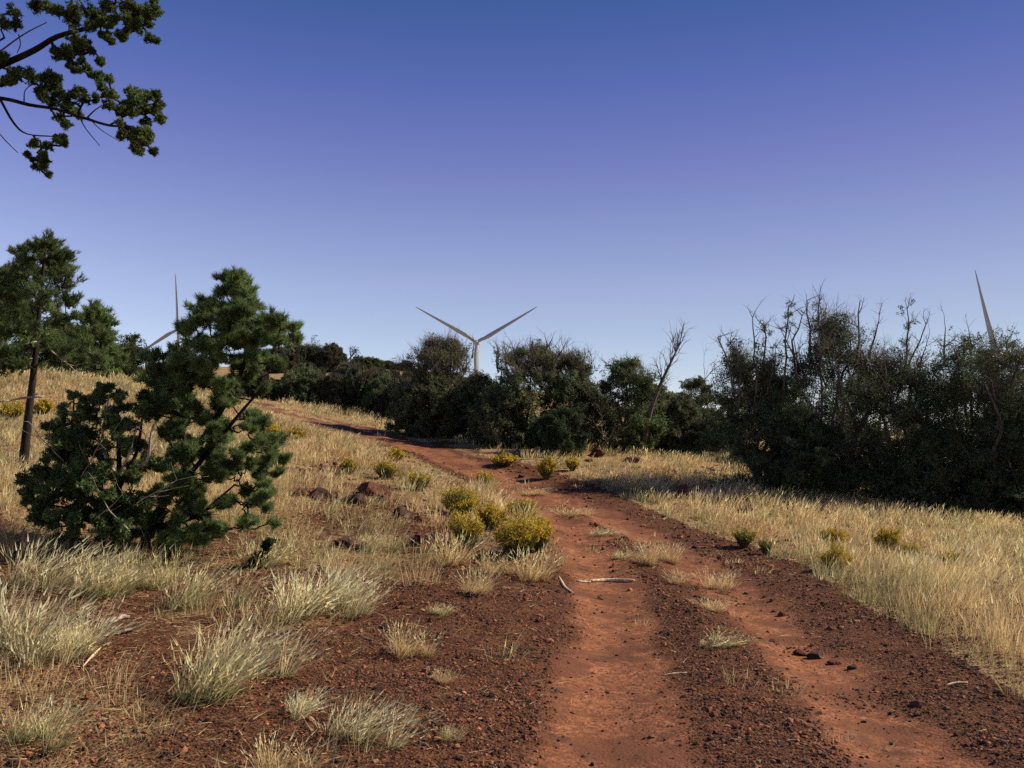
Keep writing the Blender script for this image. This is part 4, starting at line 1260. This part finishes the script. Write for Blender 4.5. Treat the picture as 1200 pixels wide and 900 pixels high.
v = np.stack([vx, vy, v[..., 2] * .75], -1) * sz[:, None, None] + np.stack([x, y, z + sz * .15], -1)[:, None]
tones = np.array([[.06, .028, .018], [.11, .048, .028], [.19, .080, .042], [.032, .019, .016], [.27, .115, .062], [.15, .10, .075]])
c = 1.15 * tones[rg.choice(6, n, p=[.24, .26, .19, .14, .11, .06])] * rg.uniform(.75, 1.25, (n, 1))
a = Acc(); a.add(v.reshape(-1, 3), tris=(np.arange(n)[:, None, None] * 12 + ft[None]).reshape(-1, 3), c=np.repeat(c, 12, 0))
tag(a.build('gravel', M_STONE), 'dark red volcanic cinder gravel strewn between and beside the wheel tracks', None, None, 'stuff')

x, y = scatter(-10, 9, 3.7, 15, 620, rg)
rt_ = road_masks(x, y); g = grass_density(x, y); road = inpoly(x, y, ROADPOLY)
zz = Hbase(x, y); px_, py_ = unproject(x, y, zz)
lft = (~road) & (x < 1)
pk = np.where(lft, .25 + .75 * sstep(520, 250, px_), .035) * (.35 + .65 * g + .3)
pk = np.where(road, .03, pk)
keep = (rg.uniform(0, 1, len(x)) < pk) & (np.abs(x) < y * .64 + 2.2)
x, y = x[keep], y[keep]; n = len(x)
b0 = np.stack([x, y, H(x, y) + rg.uniform(.004, .03, n)], -1)
an = rg.uniform(0, 6.28, n)
dr = norm(np.stack([np.cos(an), np.sin(an), rg.uniform(-.12, .35, n)], -1))
cc = np.where(rg.uniform(size=(n, 1)) < .5, STRAW * .9, RUSS * .8) * rg.uniform(.4, 1.2, (n, 1))
a = Acc(); blades(a, b0, dr, rg.uniform(.04, .17, n), np.maximum(.003, y / 887 * .42), cc, rng=rg)
tag(a.build('dry_litter', M_GRASS), 'fallen straw and dead stalks strewn over the near ground', None, None, 'stuff')

# ------------------------------------------------------------------ wind turbines
def revolve(acc, prof, c0, ax, sides=24):
    """profile [(distance along ax, radius)]"""
    ax = np.asarray(ax, float); pts = np.array([np.asarray(c0) + ax * s for s, r in prof]); tube(acc, pts, [r for s, r in prof], sides)


def blade_shape(acc, hub, ang, L=45.0):
    rdir = np.array([math.cos(ang), 0, math.sin(ang)]); tdir = np.array([-math.sin(ang), 0, math.cos(ang)]); nd = np.array([0, 1.0, 0])
    st = [(1.0, 1.0, 1.0, 0), (3, 1.05, 1.05, 0), (6, 1.5, .95, .35), (9, 1.85, .75, .38), (14, 1.65, .52, .28), (22, 1.25, .34, .17), (32, .85, .2, .08), (40, .55, .12, .03), (44, .3, .07, 0), (45, .08, .03, 0)]
    sides = 14; rings = []
    for s, ch, th, tw in st:
        ch *= .78 if s > 4 else 1
        an = np.arange(sides) * 2 * math.pi / sides
        u = np.cos(an) * ch - (ch * .35 if s > 4 else 0); w = np.sin(an) * th * (1 - .35 * np.cos(an) * (s > 4))
        cu, su = math.cos(tw), math.sin(tw)
        uu = u * cu - w * su; ww = u * su + w * cu
        pre = -1.2 * (s / L) ** 2
        rings.append(np.asarray(hub) + rdir * s + uu[:, None] * tdir - (ww + pre)[:, None] * nd * -1)
    v = np.concatenate(rings); n = len(st)
    i = np.arange(n - 1)[:, None] * sides; j = np.arange(sides)[None]; k = (j + 1) % sides
    q = np.stack([i + j, i + k, i + sides + k, i + sides + j], -1).reshape(-1, 4)
    acc.add(v, quads=q, tris=[((n - 1) * sides, (n - 1) * sides + s, (n - 1) * sides + s + 1) for s in range(1, sides - 1)])


def turbine(h, angs, label, yaw=0):
    gz = float(H(h[0], h[1]))
    root = empty('wind_turbine', (h[0], h[1], gz), label, 'wind turbine', 'wind turbines beyond the trees')
    hh = h[2] - gz
    a = Acc(); revolve(a, [(-2, 2.2), (0, 2.2), (hh * .3, 2.0), (hh * .6, 1.75), (hh - 2.0, 1.35), (hh - 1.7, 1.35)], (0, 3.2, 0), (0, 0, 1), 28); a.build('tower', M_PAINT_SHADED, root, smooth=True)
    a = Acc(); revolve(a, [(-1.2, .6), (-1.0, 1.35), (0, 1.75), (3, 1.85), (7, 1.75), (8.6, 1.3), (8.8, .3)], (0, 1.4, hh), (0, 1, 0), 20); a.build('nacelle', M_PAINT_SHADED, root, smooth=True)
    a = Acc(); revolve(a, [(-2.0, .1), (-1.7, .6), (-1.0, 1.15), (0, 1.4), (.9, 1.4)], (0, -.3, hh), (0, 1, 0), 20); a.build('hub', M_PAINT_SHADED, root, smooth=True)
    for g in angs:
        a = Acc(); blade_shape(a, (0, -.3, hh), R(g)); a.build('blade', M_PAINT_SHADED, root, smooth=True)
    root.rotation_euler.z = yaw
    return root


turbine(T1, (30.5, 150, 270), 'central white wind turbine, two blades raised in a wide V above the trees')
turbine(T2, (93.5, 213.5, 333.5), 'left wind turbine, one blade upright beside the leaning pinyon')
turbine(T3, (101.5, 221.5, 341.5), 'right wind turbine, a single blade rising above the dark trees at the right edge')

# ------------------------------------------------------------------ light and sky
SUN_AZ, SUN_EL = 78.0, 37.0
w = bpy.data.worlds.new('World'); scene.world = w; w.use_nodes = True
nt = w.node_tree
bg = nt.nodes['Background']
sky = nt.nodes.new('ShaderNodeTexSky'); sky.sky_type = 'NISHITA'; sky.sun_disc = False
sky.sun_elevation = R(SUN_EL); sky.sun_rotation = R(SUN_AZ); sky.altitude = 1900; sky.air_density = 1.0; sky.dust_density = .4; sky.ozone_density = 4.0
# colour grade of the sky by elevation (violet mid sky, pale horizon) and a little less glow towards the sun
tcw = nt.nodes.new('ShaderNodeTexCoord'); sxyz = nt.nodes.new('ShaderNodeSeparateXYZ'); nt.links.new(tcw.outputs['Generated'], sxyz.inputs[0])
cr = nt.nodes.new('ShaderNodeValToRGB')
els = [(.115, (2.0, 1.48, 1.25)), (.191, (2.0, 1.40, 1.28)), (.255, (1.78, 1.24, 1.28)), (.325, (1.47, 1.0, 1.27)), (.40, (1.02, .82, 1.20)), (.475, (.62, .70, 1.03)), (.75, (.45, .55, .9))]
while len(cr.color_ramp.elements) < len(els): cr.color_ramp.elements.new(.5)
for e, (p_, c_) in zip(cr.color_ramp.elements, els):
    e.position = p_; e.color = (c_[0] / 2.0, c_[1] / 2.0, c_[2] / 2.0, 1)
nt.links.new(sxyz.outputs[2], cr.inputs[0])
side = nt.nodes.new('ShaderNodeMath'); side.operation = 'MULTIPLY_ADD'; nt.links.new(sxyz.outputs[0], side.inputs[0]); side.inputs[1].default_value = -.5; side.inputs[2].default_value = 1.0
m1 = mixc(nt, 1.0, sky.outputs[0], cr.outputs[0], 'MULTIPLY')
vm = nt.nodes.new('ShaderNodeVectorMath'); vm.operation = 'SCALE'; nt.links.new(m1, vm.inputs[0]); nt.links.new(side.outputs[0], vm.inputs['Scale'])
nt.links.new(vm.outputs[0], bg.inputs[0])
bg.inputs[1].default_value = .131
sl = bpy.data.lights.new('sun', 'SUN'); sl.energy = 5.0; sl.angle = R(.53); sl.color = (1.0, .87, .68)
so = bpy.data.objects.new('sun', sl); col.objects.link(so)
from mathutils import Vector
sd = Vector((math.cos(R(SUN_EL)) * math.sin(R(SUN_AZ)), math.cos(R(SUN_EL)) * math.cos(R(SUN_AZ)), math.sin(R(SUN_EL))))
so.rotation_euler = sd.to_track_quat('Z', 'Y').to_euler()

cam = bpy.data.cameras.new('camera'); co = bpy.data.objects.new('camera', cam); col.objects.link(co)
co.location = (0, 0, EYE); co.rotation_euler = (math.pi / 2 + PITCH, 0, 0)
cam.sensor_fit = 'HORIZONTAL'; cam.sensor_width = 36; cam.lens = 36 * F / 1200; cam.clip_start = .1; cam.clip_end = 20000
scene.camera = co
scene.view_settings.view_transform = 'Standard'; scene.view_settings.look = 'None'; scene.view_settings.gamma = 1; scene.view_settings.exposure = .65
scene.cycles.max_bounces = 6; scene.cycles.diffuse_bounces = 3; scene.cycles.transmission_bounces = 3; scene.cycles.transparent_max_bounces = 4
scene.cycles.use_denoising = False
